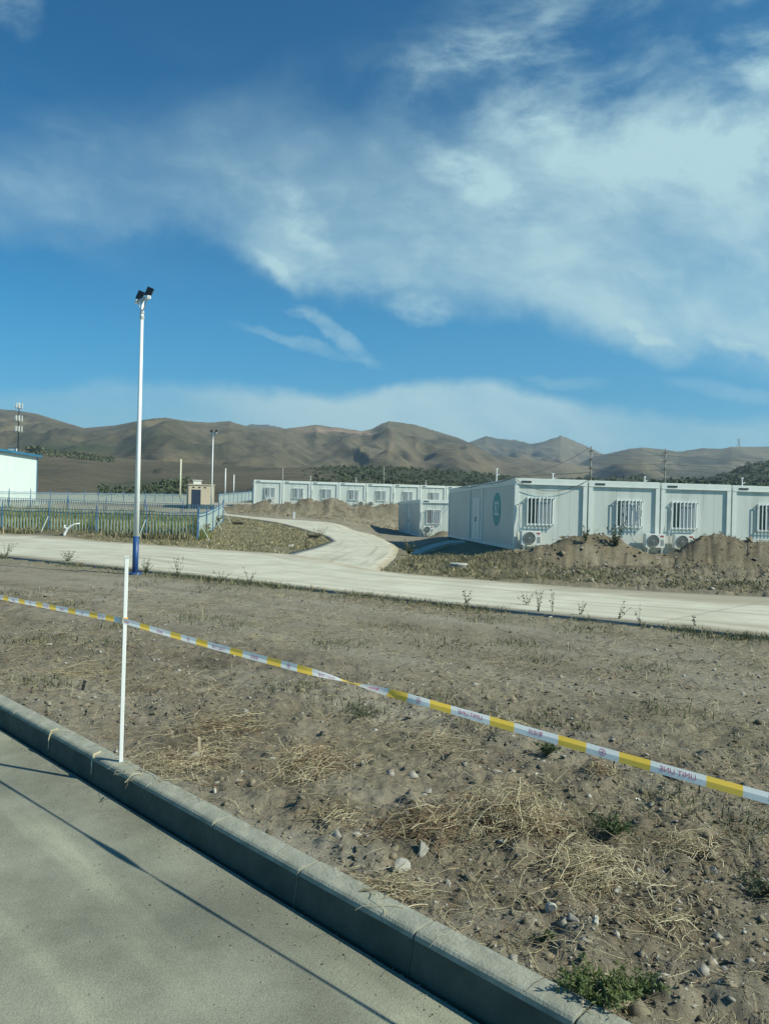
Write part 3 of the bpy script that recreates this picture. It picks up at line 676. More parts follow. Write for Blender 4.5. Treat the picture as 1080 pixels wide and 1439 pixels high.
# ------------------------------------------------------------------ hills
SKY = {  # distance of the crest, points of the crest (photo x, y), gully strength, near slope width
 'foothill': (430, [(-400, 600), (-120, 618), (0, 628), (60, 634), (110, 640), (200, 646), (300, 653), (380, 658), (450, 657), (520, 657), (600, 659), (700, 668), (760, 676), (900, 672), (1000, 680), (1500, 690)], .25, 330),
 'main':     (1350, [(-500, 560), (-200, 570), (0, 575), (20, 577), (50, 582), (115, 602), (160, 598), (200, 590), (228, 587), (260, 592), (290, 594), (320, 592), (345, 600), (395, 603), (420, 600), (440, 597), (470, 601), (505, 606), (520, 603), (532, 596), (543, 592), (560, 594), (580, 597), (600, 603), (640, 615), (665, 626), (700, 646), (760, 665), (850, 682), (1500, 720)], 1.0, 1000),
 'tan':      (1500, [(500, 700), (600, 660), (650, 640), (700, 640), (745, 646), (800, 652), (860, 660), (1500, 680)], .5, 600),
 'back':     (2450, [(560, 690), (630, 635), (655, 622), (680, 613), (700, 617), (720, 618), (745, 624), (762, 620), (785, 612), (805, 620), (835, 634), (870, 650), (1000, 690), (1500, 720)], 1.3, 1500),
 'right':    (2000, [(700, 700), (780, 668), (830, 642), (850, 638), (880, 631), (900, 629), (930, 632), (950, 635), (985, 630), (1010, 631), (1025, 628), (1080, 628), (1250, 620), (1500, 610)], .8, 1200),
 'small':    (2650, [(300, 620), (335, 600), (350, 596), (375, 597), (395, 601), (420, 620), (1500, 720)], .4, 1200),
 'green':    (620, [(700, 720), (860, 690), (940, 682), (1000, 672), (1030, 660), (1050, 652), (1080, 650), (1200, 640), (1500, 600)], .3, 380),
}
def hill_z(U, Y):
    PX = U*1050+540
    z = 4+(Y-150)*.012
    X = U*Y
    for i, (k, (Yc, pts, gs, wd)) in enumerate(SKY.items()):
        p = np.array(pts, float); hz = 720+(p[:, 0]-540)*math.tan(ROLL)
        el = np.interp(PX, p[:, 0], (hz-p[:, 1])/1050)
        if True:
            Yc2 = Yc*(1+.10*np.sin(PX/95.0+i*2)+.03*np.sin(PX/23.0+i))
        crest = CAMH+el*Yc2
        t = (Y-Yc2)/wd
        sh = np.where(t < 0, np.clip(1+t, 0, 1)**1.25, np.clip(1-t*.8, 0, 1))
        rid = 1-np.abs(fbm(X/(wd*.28)+i*7, Y/(wd*.75), 5, 50+i, .55))*5
        spur = np.clip(-t, 0, 1)*np.clip(1+t, 0, 1)*4
        rid2 = 1-np.abs(fbm(X/(wd*.085)+i*3+Y/(wd*.5), Y/(wd*.30), 4, 90+i, .55))*5
        zz_ = CAMH+(crest-CAMH)*(sh+gs*np.clip(spur, 0, 1)*(.19*(rid-.5)+.07*(rid2-.5)))
        zz_ = zz_+fbm(X/(wd*.06), Y/(wd*.06), 4, 70+i)*crest*.022*np.clip(-t*6, 0.12, 1)
        z = np.where(crest > 8, np.maximum(z, zz_), z)
    z = z*sst(118, 200, Y)+(1-sst(118, 200, Y))*(base_h(X, np.minimum(Y, 128))-.35*sst(128, 118, Y))
    return z
hy = np.r_[np.linspace(118, 300, 60), np.geomspace(303, 5200, 330)]
hu = np.r_[np.linspace(-2.2, -.62, 60)[:-1], np.linspace(-.62, .62, 800), np.linspace(.62, 2.2, 60)[1:]]
HY, HU = np.meshgrid(hy, hu, indexing='ij'); HX = HU*HY; HZ = hill_z(HU, HY)
hpx = HU*1050+540; hel = (HZ-CAMH)/HY; hpy = 720+(hpx-540)*math.tan(ROLL)-hel*1050
def blob(cx, cy, rx, ry, a=1.0):
    return a*np.exp(-(((hpx-cx)/rx)**2+((hpy-cy)/ry)**2))
green = sst(430, 500, HY)*sst(900, 640, HY)*0
green = np.clip((HY < 620)*sst(560, 700, HX*0+hpx)*.9+(HY > 140)*(HY < 480)*sst(430, 480, hpx)*.8, 0, 1)
green = np.maximum(green, sst(960, 1020, hpx)*(HY < 700)*.9)
green = np.maximum(green, blob(110, 630, 70, 6, 1.0)); green = np.maximum(green, blob(200, 682, 60, 9))
scar = np.clip(blob(440, 604, 26, 4, .9)+blob(480, 607, 30, 4, .9)+blob(512, 609, 12, 4)+blob(548, 625, 3, 14, .5), 0, 1)*(HY > 800)
fieldm = np.clip(blob(225, 667, 26, 3)+blob(60, 637, 60, 1.6)+blob(150, 642, 80, 1.5)+blob(250, 648, 60, 1.2)+blob(720, 652, 110, 7, .7), 0, 1)
hills = mesh_np('hills', np.c_[HX.ravel(), HY.ravel(), HZ.ravel()], grid_faces(len(hy), len(hu)), M['hill'], smooth_=True,
                attrs={'green': green.ravel(), 'scar': scar.ravel(), 'field': fieldm.ravel()})
tag(hills, kind='structure')
def hill_at(pxx, Y): return float(hill_z(np.array([ray(pxx, 640)[0]]), np.array([float(Y)]))[0])

# ------------------------------------------------------------------ cabins
CW, CD, CH = 2.99, 6.05, 2.88
mesh_cache = {}
def cabin_meshes(off):
    if off in mesh_cache: return mesh_cache[off]
    f = MB(); p = .17
    for x in (0, CW-p):
        for y_ in (0, CD-p): f.box(x, y_, 0, x+p, y_+p, CH-.002)
    f.box(p, .0, CH-.24, CW-p, .16, CH-.004); f.box(p, CD-.16, CH-.24, CW-p, CD, CH-.004)
    f.box(p, .0, .0, CW-p, .14, .13); f.box(p, CD-.14, 0, CW-p, CD, .13)
    for x in (0.004, CW-.144): f.box(x, p, .0, x+.14, CD-p, .13); f.box(x, p, CH-.24, x+.14, CD-p, CH-.004)
    f.box(.03, -.012, CH-.235, CW-.03, -.001, CH-.205)
    fr = f.mesh('frame', M['frame'])
    wz0, wz1 = 1.02, 2.14; wx0, wx1 = off, off+1.10
    w_ = MB(); y0, y1 = .075, .14
    def pan(xa, za, xb, zb):
        xs = [xa]+[q for q in (1.17, 1.83, 2.29) if xa+.05 < q < xb-.05]+[xb]
        for a, b in zip(xs[:-1], xs[1:]): w_.box(a+.003, y0, za, b-.003, y1, zb)
    pan(p, .13, wx0, CH-.24); pan(wx1, .13, CW-p, CH-.24); pan(wx0, .13, wx1, wz0); pan(wx0, wz1, wx1, CH-.24)
    w_.box(p, y1-.012, .131, wx0-.001, y1+.01, CH-.241); w_.box(wx1+.001, y1-.012, .131, CW-p, y1+.01, CH-.241); w_.box(wx0-.002, y1-.011, .132, wx1+.002, y1+.009, wz0-.002); w_.box(wx0-.002, y1-.011, wz1+.002, wx1+.002, y1+.009, CH-.242)
    wl = w_.mesh('wall_panel', M['panel'])
    rw_ = MB(); rw_.box(p, CD-.12, .13, CW-p, CD-.07, CH-.24); rw = rw_.mesh('rear_wall', M['sidepanel'])
    s = MB()
    for x in (.03, CW-.08):
        k = 5; L = (CD-2*p)/k
        for i in range(k): s.box(x, p+i*L+.004, .13, x+.05, p+(i+1)*L-.004, CH-.24)
        s.box(x+.02, p, .131, x+.03, CD-p, CH-.241)
    sd = s.mesh('side_panel', M['sidepanel'])
    r = MB(); r.box(.02, .02, CH-.02, CW-.02, CD-.02, CH+.012); rf = r.mesh('roof', M['frame'])
    # window
    a = MB(); t = .05
    a.box(wx0, .03, wz0, wx1, .12, wz0+t); a.box(wx0, .03, wz1-t, wx1, .12, wz1)
    a.box(wx0, .03, wz0+t, wx0+t, .12, wz1-t); a.box(wx1-t, .03, wz0+t, wx1, .12, wz1-t); a.box((wx0+wx1)/2-.025, .045, wz0+t, (wx0+wx1)/2+.025, .105, wz1-t)
    wf = a.mesh('window_frame', M['grille'])
    g = MB(); g.box(wx0+t, .085, wz0+t, (wx0+wx1)/2-.025, .092, wz1-t); g.box((wx0+wx1)/2+.025, .07, wz0+t, wx1-t, .077, wz1-t, 0)
    gl = g.mesh('pane', M['glass'])
    cu = MB(); n = 11; c0 = wx0+.16+random.uniform(0, .3); c1 = wx1-.06
    for i in range(n):
        xa = c0+(c1-c0)*i/n; xb = c0+(c1-c0)*(i+1)/n; cu.box(xa+.012, .0650 if i % 2 else .0635, wz0+t+.01, xb-.008, .0662, wz1-t-.01)
    cm = cu.mesh('curtain', M['curtain'])
    q = MB(); nb = 8
    for i in range(nb):
        x = wx0-.02+(wx1-wx0+.04-.034)*i/(nb-1); q.box(x, -.072, wz0-.03, x+.034, -.05, wz1+.03)
    for z in (wz0+.02, wz1-.05):
        q.box(wx0-.025, -.05, z, wx1+.025, -.03, z+.035)
        for x in (wx0-.02, wx1-.01): q.box(x, -.03, z, x+.03, .03, z+.035)
    gm = q.mesh('grille', M['grille'])
    v = MB(); v.box(.27, -.02, CH-.16, .67, -.001, CH-.09); vm = v.mesh('rain_outlet', M['dark'])
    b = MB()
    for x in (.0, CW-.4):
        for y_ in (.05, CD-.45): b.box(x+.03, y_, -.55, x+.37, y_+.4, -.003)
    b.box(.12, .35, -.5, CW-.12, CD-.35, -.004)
    bs = b.mesh('foundation', M['cabin_base'])
    mesh_cache[off] = (fr, wl, sd, rf, wf, gl, cm, gm, vm, bs, rw)
    return mesh_cache[off]
def cabin(x, y_, z, rz, off, label, group):
    t = thing('cabin', label, 'cabin', (x, y_, z), rz, group)
    fr, wl, sd, rf, wf, gl, cm, gm, vm, bs, rw = cabin_meshes(off)
    inst('frame', fr, t); inst('wall_panel', wl, t); inst('rear_wall', rw, t); inst('side_panel', sd, t); inst('roof', rf, t); inst('foundation', bs, t); inst('rain_outlet', vm, t)
    w_ = inst('window', wf, t); inst('pane', gl, w_); inst('curtain', cm, w_); inst('grille', gm, w_)
    return t
def corridor(x, y_, z, rz, label, group, W=2.9):
    """narrow link between cabins; its end, seen from the left, holds a double door"""
    t = thing('corridor_cabin', label, 'cabin', (x, y_, z), rz, group)
    f = MB()
    for yy_ in (0, W-.15): f.box(0, yy_, 0, .15, yy_+.15, CH-.003)
    f.box(.004, .15, CH-.24, .14, W-.15, CH-.006); f.box(.004, .15, 0, .14, W-.15, .12)
    f.box(.15, 0, CH-.24, 6, .14, CH-.005); f.box(.15, W-.14, CH-.24, 6, W, CH-.005)
    inst('frame', f.mesh('frame', M['frame']), t)
    s = MB(); s.box(.06, .15, .12, .10, .52, CH-.24); s.box(.06, 2.20, .12, .10, W-.15, CH-.24); s.box(.06, .52, 2.25, .10, 2.20, CH-.24)
    inst('side_panel', s.mesh('side_panel', M['sidepanel']), t)
    r = MB(); r.box(.02, .02, CH-.02, 6, W-.02, CH+.01); inst('roof', r.mesh('roof', M['frame']), t)
    for k, (a, b) in enumerate(((.54, 1.35), (1.37, 2.18))):
        d = MB(); d.box(.045, a, .13, .085, b, 2.24); d.box(.03, a+.09, .3, .046, b-.09, 1.1); d.box(.03, a+.09, 1.25, .046, b-.09, 2.1)
        dd_ = inst('door', d.mesh('door', M['frame']), t)
        h_ = MB(); yb = b-.09 if k == 0 else a+.09; h_.tube([(.0, yb, 1.05), (-.0, yb, 1.25)], .012); h_.box(0, yb-.01, 1.06, .045, yb+.01, 1.08); h_.box(0, yb-.01, 1.22, .045, yb+.01, 1.24)
        inst('handle', h_.mesh('handle', M['dark']), dd_)
    b_ = MB(); b_.box(.15, .2, -.5, 5.9, W-.2, -.003); inst('foundation', b_.mesh('foundation', M['cabin_base']), t)
    return t
acm = None
def ac_meshes():
    c = MB(); c.box(0, 0, 0, .80, .28, .56)
    case = c.mesh('casing', M['ac'], bevel=.012)
    f = MB(); f.disc((.32, -.001, .28), .235, (0, -1, 0), 28, .012); fan = f.mesh('fan', M['acfan'])
    g = MB()
    for r_ in (.06, .12, .18, .24):
        g.tube([(.32+r_*math.cos(a*math.pi/12), -.018, .28+r_*math.sin(a*math.pi/12)) for a in range(25)], .0045 if r_ < .24 else .012, 4, cap=False)
    for a in range(8): an = a*math.pi/4; g.tube([(.32, -.018, .28), (.32+.24*math.cos(an), -.018, .28+.24*math.sin(an))], .004, 4)
    g.disc((.32, -.014, .28), .035, (0, -1, 0), 14, .014)
    for k in range(7): g.box(.63, -.008, .10+k*.035, .77, .001, .118+k*.035)
    gr_ = g.mesh('fan_guard', M['acgrey'])
    b = MB(); b.box(.62, -.007, .44, .75, .001, .50); bad = b.mesh('badge', M['red'])
    k = MB()
    for x in (.08, .66): k.box(x, -.02, -.05, x+.06, .42, -.002); k.box(x+.01, .36, -.22, x+.05, .40, -.05); k.box(x+.01, .0, -.24, x+.04, .03, -.05)
    k.box(.02, .12, -.085, .78, .15, -.052)
    br = k.mesh('bracket', M['ac'])
    return case, fan, gr_, bad, br
acm = ac_meshes()
def aircon(x, y_, z, rz, label, group, hose='left'):
    t = thing('air_conditioner', label, 'air conditioner', (x, y_, z), rz, group)
    case, fan, gr_, bad, br = acm
    c = inst('casing', case, t); inst('badge', bad, c); f = inst('fan', fan, t); inst('fan_guard', gr_, f); inst('bracket', br, t)
    key = 'hose_'+hose
    if key not in mesh_cache:
        h_ = MB(); s = -1 if hose == 'left' else 1; x0 = -.02 if hose == 'left' else -.02
        if hose == 'left':
            h_.tube([(.0, .2, -.02), (-.08, .22, -.08), (-.13, .25, .1), (-.10, .3, .6), (-.02, .32, 1.1), (.0, .33, 1.5), (-.05, .34, 1.62), (-.12, .37, 1.60)], .022, 6)
        else:
            h_.tube([(.0, .2, .05), (-.2, .22, .08), (-.42, .24, .3), (-.50, .26, .55), (-.35, .26, .9), (-.1, .25, 1.25), (-.08, .25, 1.5), (-.32, .25, 1.75), (-.35, .36, 1.78)], .018, 6)
        mesh_cache[key] = h_.mesh('hose', M['hose'], smooth_=True)
    inst('hose', mesh_cache[key], t)
    return t
ORD = ['first', 'second', 'third', 'fourth', 'fifth', 'sixth', 'seventh', 'eighth', 'ninth', 'tenth', 'eleventh']
# near row
RZ1 = math.atan2(PADX[1], PADX[0]); BZ = .36
def loc1(a, b): p = PADO+PADX*a+PADY*b; return p[0], p[1]
offs = [.52, 1.18, .47, 1.12, .55]
labs = ['white end cabin at the path, with the lettered disc on its shaded side',
        'second cabin of the near row, window half open with a dangling pipe',
        'third cabin of the near row, air conditioner under its window and dirt heap at right',
        'cabin at the right edge of the photo, its window cut off by the frame',
        'cabin of the near row standing beyond the right edge of the picture']
for i in range(5):
    x, y_ = loc1(i*3.05, 0); cabin(x, y_, BZ-.012*i, RZ1, offs[i], labs[i], 'white cabins of the near row')
x, y_ = loc1(0.01, 6.12); corridor(x, y_, BZ, RZ1, 'narrow corridor cabin with a double door in the shaded left side of the near block', None)
x, y_ = loc1(0, 9.08); cabin(x, y_, BZ, RZ1, .52, 'rear cabin of the near block, its plain side wall left of the double door', None)
for x_, off_, hs, lb in ((.20, 0, 'left', 'air conditioner by the left corner of the end cabin, next to the lettered disc'), (3.05+2.25, 0, 'right', 'left unit of the two air conditioners side by side between the dirt heaps'), (6.1+.42, 0, 'left', 'right unit of the two air conditioners side by side between the dirt heaps')):
    x, y_ = loc1(x_, -.40); aircon(x, y_, BZ+.22, RZ1, lb, 'air conditioners of the near row', hs)
# disc with letters on the side wall of the first cabin
t = thing('round_sign', 'round teal sign reading B2 painted on the shaded side wall of the end cabin', 'sign', (*loc1(.026, 3.1), BZ+1.64), RZ1)
mb = MB(); mb.disc((.0, 0, 0), .74, (-1, 0, 0), 48, .004); mb.build('disc', M['teal'], t)
def text_mesh(s, size, bold=False):
    c = bpy.data.curves.new('txt', 'FONT'); c.body = s; c.size = size; c.align_x = 'CENTER'; c.align_y = 'CENTER'
    if bold: c.offset = size*.02
    o = bpy.data.objects.new('txt', c); C.objects.link(o)
    dg = bpy.context.evaluated_depsgraph_get(); me = bpy.data.meshes.new_from_object(o.evaluated_get(dg))
    V = np.array([v.co[:2] for v in me.vertices]); Fs = [tuple(p.vertices) for p in me.polygons]
    bpy.data.objects.remove(o); bpy.data.meshes.remove(me); bpy.data.curves.remove(c)
    return V, Fs
V, Fs = text_mesh('B2', .86, False)
mb = MB(); mb.add([(-.006, -v[0]*.85, v[1]*1.02) for v in V], Fs); lt = mb.build('lettering', M['white'], t)
# loose cables on the near facade
def sag(a, b, d, n=12):
    a = Vector(a); b = Vector(b); return [a.lerp(b, i/n)-Vector((0, 0, d*4*(i/n)*(1-i/n))) for i in range(n+1)]
def l3(a, b, z): x, y_ = loc1(a, b); return (x, y_, z)
mb = MB(); mb.tube(sag(l3(.02, -.03, BZ+2.86), l3(.55, -.05, BZ+2.55), .05)+sag(l3(.55, -.05, BZ+2.55), l3(2.95, -.06, BZ+2.86), .28)[1:], .011, 5)
tag(mb.build('facade_cable', M['cable']), 'thin cable sagging across the top of the end cabin wall', 'cable')
mb = MB(); mb.tube(sag(l3(-.02, .5, BZ+2.9), l3(-.02, 6.2, BZ+2.86), .07)+sag(l3(-.02, 6.2, BZ+2.86), l3(-.02, 12, BZ+2.88), .09)[1:], .012, 5)
tag(mb.build('roof_edge_cable', M['cable']), 'cable lying along the roof edge above the double door', 'cable')
# middle block
MO = at(589, 755, 57.5); MZ = -.10
def loc2(a, b): return MO.x+.996*a-.09*b, MO.y+.09*a+.996*b
x, y_ = loc2(0, 0); cabin(x, y_, MZ, RZ1, .52, 'small cabin in the middle, right of the branch road, dirt heap at its foot', 'cabins of the middle block')
x, y_ = loc2(3.05, 0); cabin(x, y_, MZ, RZ1, 1.18, 'cabin of the middle block mostly hidden behind the near block', 'cabins of the middle block')
x, y_ = loc2(.01, 6.12); corridor(x, y_, MZ, RZ1, 'corridor cabin with a door in the shaded left side of the middle block', None)
x, y_ = loc2(0, 9.08); cabin(x, y_, MZ, RZ1, .52, 'rear cabin of the middle block, plain shaded side left of the small cabin', None)
x, y_ = loc2(.2, -.40); aircon(x, y_, MZ+.30, RZ1, 'air conditioner under the window of the middle cabin', None)
# far row
FO = Vector((-14.03, 80.0)); FD = Vector((.98, .199)); FZ = 1.97; RZ3 = math.atan2(FD.y, FD.x)
def loc3(a, b): p = FO+FD*a+Vector((-FD.y, FD.x))*b; return p.x, p.y
fo = [1.24, 1.2, 1.24, 1.2, 1.2, 1.1, 1.1, .52, .52, .52, 1.1]
fo = [1.18]*7+[.52]*4
for i in range(11):
    x, y_ = loc3(i*3.05, 0)
    lb = ORD[i]+' white cabin from the left in the far row below the hills' if i < 7 else (['eighth white cabin from the left in the far row, only its upper part in view', 'cabin of the far row seen as a strip of roof above the near block', 'far row cabin mostly hidden behind the near block', 'last far row cabin hidden behind the near block'][i-7])
    cabin(x, y_, FZ, RZ3, fo[i], lb, 'white cabins of the far row')
for a, hs, lb in ((1.35, 'left', 'air conditioner under the window of the first far cabin'), (2.2+.0+3.05*.0+3.05*1-.9+.9-.0, 'left', 'left unit of the first pair of air conditioners on the far row'), (3.05*2+.25, 'left', 'right unit of the first pair of air conditioners on the far row'),
                  (3.05*3+2.1, 'left', 'left unit of the second pair of air conditioners on the far row'), (3.05*4+.15, 'left', 'right unit of the second pair of air conditioners on the far row'), (3.05*5+.2, 'left', 'air conditioner half hidden at the sixth far cabin')):
    x, y_ = loc3(a, -.42); aircon(x, y_, FZ+.35, RZ3, lb, 'air conditioners of the far row', hs)

# thin pipes with a white cap on the roofs
def roof_pipe(p, h, label):
    t = thing('roof_pipe', label, 'pipe', p, 0, 'white capped pipes on the cabin roofs')
    mb = MB(); mb.tube([(0, 0, -.3), (0, 0, h)], .022, 6); mb.build('pipe', M['white'], t)
    mb = MB(); mb.tube([(0, 0, h*.45), (.06, 0, h*.55), (.14, -.02, h*.62)], .016, 5); mb.tube([(0, 0, h), (0, 0, h+.05)], .05, 8); mb.build('cap', M['white'], t)
for pxx, Y, h, lb in ((697, 33.5, .55, 'capped white pipe on the roof corner above the lettered disc'), (776, 33, .35, 'capped white pipe on the roof of the end cabin'), (905, 33.4, .35, 'capped white pipe on the roof of the second near cabin'), (1042, 33.8, .42, 'capped white pipe on the roof near the right edge'),
                     (598, 86, .6, 'capped white pipe on the far roof above the small middle cabin'), (436, 82.5, .6, 'capped white pipe on the far roof between the second and third cabins'), (500, 83.5, .6, 'capped white pipe on the far roof above the fourth cabin')):
    p = at(pxx, 680, Y); roof_pipe((p.x, p.y, (BZ if Y < 40 else FZ)+CH), h, lb)

# ------------------------------------------------------------------ flood lamps
def flood_lamp(x, y_, z, h, ang, label, lean=0.0, rb=.075):
    t = thing('flood_lamp', label, 'street lamp', (x, y_, z), 0, 'tall flood lamps')
    t.rotation_euler = (0, lean, 0)
    mb = MB(); mb.tube([(0, 0, -.2), (0, 0, .96)], rb, 14); mb.tube([(0, 0, -.1), (0, 0, .03)], rb*2.2, 14); mb.build('pole_base', M['blue'], t, smooth_=True)
    mb = MB(); mb.tube([(0, 0, .94), (0, 0, h*.5), (0, 0, h)], [rb*.97, rb*.72, rb*.5], 14); mb.build('pole', M['pole'], t, smooth_=True)
    d = Vector((math.cos(ang), math.sin(ang), 0)); s = Vector((-d.y, d.x, 0))
    mb = MB(); Mx = Matrix.Translation((0, 0, h)) @ Matrix.Rotation(ang, 4, 'Z')
    mb.box(-.36, -.03, -.03, .36, .03, .03, M=Mx)
    for k in (-1, 1): mb.tube([(0, 0, h-.34), d*(.26*k)+Vector((0, 0, h-.02))], .014, 5)
    mb.tube([(0, 0, h-.5), (0, 0, h-.42)], .06, 8); mb.tube([(0, 0, h-.36), (0, 0, h-.31)], .056, 8)
    mb.build('crossarm', M['lampmetal'], t)
    for k in (-1, 1):
        lm = MB(); Ml = Mx @ Matrix.Translation((.24*k, 0, .03)) @ Matrix.Rotation(R(16), 4, 'Y') @ Matrix.Rotation(R(-16), 4, 'X') @ Matrix.Rotation(R(35), 4, 'Z')
        lm.box(-.085, -.024, .02, .085, .024, .25, M=Ml)
        for q in range(5): lm.box(-.078+q*.034, .026, .04, -.066+q*.034, .042, .23, M=Ml)
        lo = lm.build('lamp_head', M['lampdark'], t)
        lb_ = MB(); Mb = Mx @ Matrix.Translation((.30*k, 0, 0)); lb_.box(-.06, -.045, -.035, .06, .045, .04, M=Mb); lb_.build('lamp_bracket', M['white'], lo)
    return t
p = hit(190, 806); flood_lamp(p.x, p.y, 0, 7.07, R(-45), 'tall white flood lamp with blue base beside the service road', R(.1))
p = at(297, 714, 62); flood_lamp(p.x, p.y, .85, 7.1, R(-20), 'distant flood lamp behind the fence corner, in front of the hills')

# ------------------------------------------------------------------ plain poles and wires
def post_thing(pxx, ytop, ybot, Y, r_, m, label, arms=0, name='utility_pole', group='poles behind the cabins'):
    a = at(pxx, ybot, Y); b = at(pxx, ytop, Y)
    t = thing(name, label, 'pole', (a.x, a.y, a.z), 0, group); h = b.z-a.z
    mb = MB(); mb.tube([(0, 0, 0), (0, 0, h)], [r_, r_*.7], 8); mb.build('shaft', m, t, smooth_=True)
    if arms:
        mb = MB()
        for k in range(arms): mb.box(-.09, -.35, h-.33-k*.55, .09, .35, h-.29-k*.55); mb.box(-.04, -.16, h-.3-k*.55, .04, -.10, h-.2-k*.55)
        mb.build('crossarm', M['woodpole'], t)
    return Vector((a.x, a.y, a.z)), h
pA, hA = post_thing(828, 627, 722, 48, .065, M['woodpole'], 'grey utility pole rising behind the gap between end cabin and second cabin', 4)
pB, hB = post_thing(932, 630, 722, 50, .06, M['woodpole'], 'grey utility pole rising behind the second and third near cabins', 3)
pC, hC = post_thing(396, 657, 712, 95, .10, M['woodpole'], 'thin grey pole behind the first far cabin', 0)
pD, hD = post_thing(538, 655, 712, 105, .08, M['woodpole'], 'thin grey pole behind the fifth far cabin', 0)
post_thing(253, 645, 700, 90, .12, M['yellowpole'], 'thin pale yellow pole left of the small beige building', 0, 'pole', 'thin poles on the slope')
post_thing(316, 658, 703, 110, .10, M['white'], 'thin pale pole right of the distant flood lamp', 0, 'pole', 'thin poles on the slope')
post_thing(328, 667, 703, 120, .10, M['white'], 'short pale pole near the left end of the far row', 0, 'pole', 'thin poles on the slope')
def wire(a, b, d, label, r_=.016, grp='overhead wires'):
    mb = MB(); mb.tube(sag(a, b, d, 16), r_, 4); tag(mb.build('wire', M['wire']), label, 'wire', grp)
pE = at(1250, 640, 54)
for k, (ya, yb, yc, nm) in enumerate(((637, 640, 652, 'topmost'), (650, 652, 660, 'second'), (659, 660, 668, 'third'), (670, 672, 676, 'lowest'))):
    a = at(828, ya, 48); b = at(932, yb, 50); c = at(1300, yc, 56)
    wire(a, b, .10, nm+' overhead wire between the two utility poles')
    wire(b, c, .25, nm+' overhead wire running right from the second utility pole')
for k, (y1, y2, nm) in enumerate(((629, 672, 'slanting wire from the first utility pole down to the end cabin roof'), (664, 668, 'upper low wire running left behind the near block'), (672, 674, 'lower low wire running left behind the near block'))):
    a = at(828, y1, 48)
    if k == 0: b = Vector((*loc1(.2, 1), BZ+CH+.1))
    else: b = at(520, y2, 70)
    wire(a, b, .25, nm)
for y1, y2, nm in ((668, 668, 'upper'), (673, 672, 'lower')):
    wire(at(396, y1-3, 95), at(640, y2, 100), .3, nm+' wire above the roofs of the far row', .025)

# ------------------------------------------------------------------ fences
def fence(a, b, h, span, label, dark=True, step=.19, strut=True, zf=None, pm=None, tilt=None):
    a = Vector(a[:2]); b = Vector(b[:2]); L = (b-a).length; n = max(1, round(L/span)); d = (b-a)/L; nr = Vector((-d.y, d.x))
    t = thing('fence', label, 'fence', (a.x, a.y, 0), 0, 'picket fences of the enclosure')
    def P3(s, z, off=0): q = d*s+nr*off; return Vector((q.x, q.y, z))
    def gz(s): q = a+d*s; return (float(base_h(q.x, q.y)) if zf is None else zf(s/L))
    pk = MB(); rl = MB(); Mz = Matrix.Rotation(math.atan2(d.y, d.x), 4, 'Z')
    k = int(L/step)
    for i in range(k):
        s = (i+.5)*step; z = gz(s); c = P3(s, 0)
        Mi = Matrix.Translation(c) @ Mz
        j = random.uniform(-.006, .006)
        pk.box(-.026+j, -.012, z+.06, .026+j, .006, z+h*.93+random.uniform(-.01, .01), M=Mi)
    pk.build('pickets', pm or M['fwhite'], t)
    for zz2 in (.18, h-.24, h-.08):
        for i in range(n):
            s0, s1 = i*L/n, (i+1)*L/n
            dz = random.uniform(-.03, .03) if i else 0
            p0 = P3(s0, gz(s0)+zz2, -.04); p1 = P3(s1, gz(s1)+zz2, -.04); rl.tube([p0, (p0+p1)/2-Vector((0, 0, .03+dz)), p1], .022, 4)
    rl.build('rails', M['fblue'], t)
    for i in range(n+1):
        s = i*L/n; z = gz(s); mb = MB(); ln = (tilt or {}).get(i, random.uniform(-.03, .03))
        mb.tube([P3(s, z-.1, -.05), P3(s+ln, z+h+.16, -.05)], .034, 6); mb.tube([P3(s+ln, z+h+.16, -.05), P3(s+ln, z+h+.30, -.05)], [.03, .004], 6)
        mb.build('post', M['fblue'], t)
        if strut and i % 2 == 0:
            mb = MB(); mb.tube([P3(s, z+h*.75, .0), P3(s-.1, z, -.65)], .02, 5); mb.build('strut', M['fwhite'], t)
    return t
c1 = hit(277, 760); c0 = hit(-60, 748)
c1 = Vector((c1.x, c1.y)); c0 = Vector((c0.x, c0.y))
fence(c0, c1, 1.55, 2.85, 'nearest picket fence with blue rails, facing the service road at left')
c2 = Vector((-12.55, 58.0)); fence(c1, c2, 1.52, 4.5, 'sunlit fence side running back from the fence corner')
c3 = at(-60, 700, 60); fence(Vector((c3.x, 60)), c2, 1.42, 3.2, 'back side of the fenced enclosure, seen over the nearest fence', strut=False)
f3a = at(-60, 686, 62); f3b = at(264, 695, 125)
fence(Vector((f3a.x, 62)), Vector((f3b.x, 125)), 1.75, 4.0, 'long distant fence in front of the warehouse and the slope', strut=False, step=.2,
      zf=lambda q: .95+q*(2.25-.95), tilt={6: .35})
f4a = at(307, 700, 95); f4b = at(362, 690, 135)
fence(Vector((f4a.x, 95)), Vector((f4b.x, 135)), 1.7, 4.0, 'short stretch of distant fence between the beige building and the far row', strut=False, step=.2, zf=lambda q: 1.9+q*1.5)

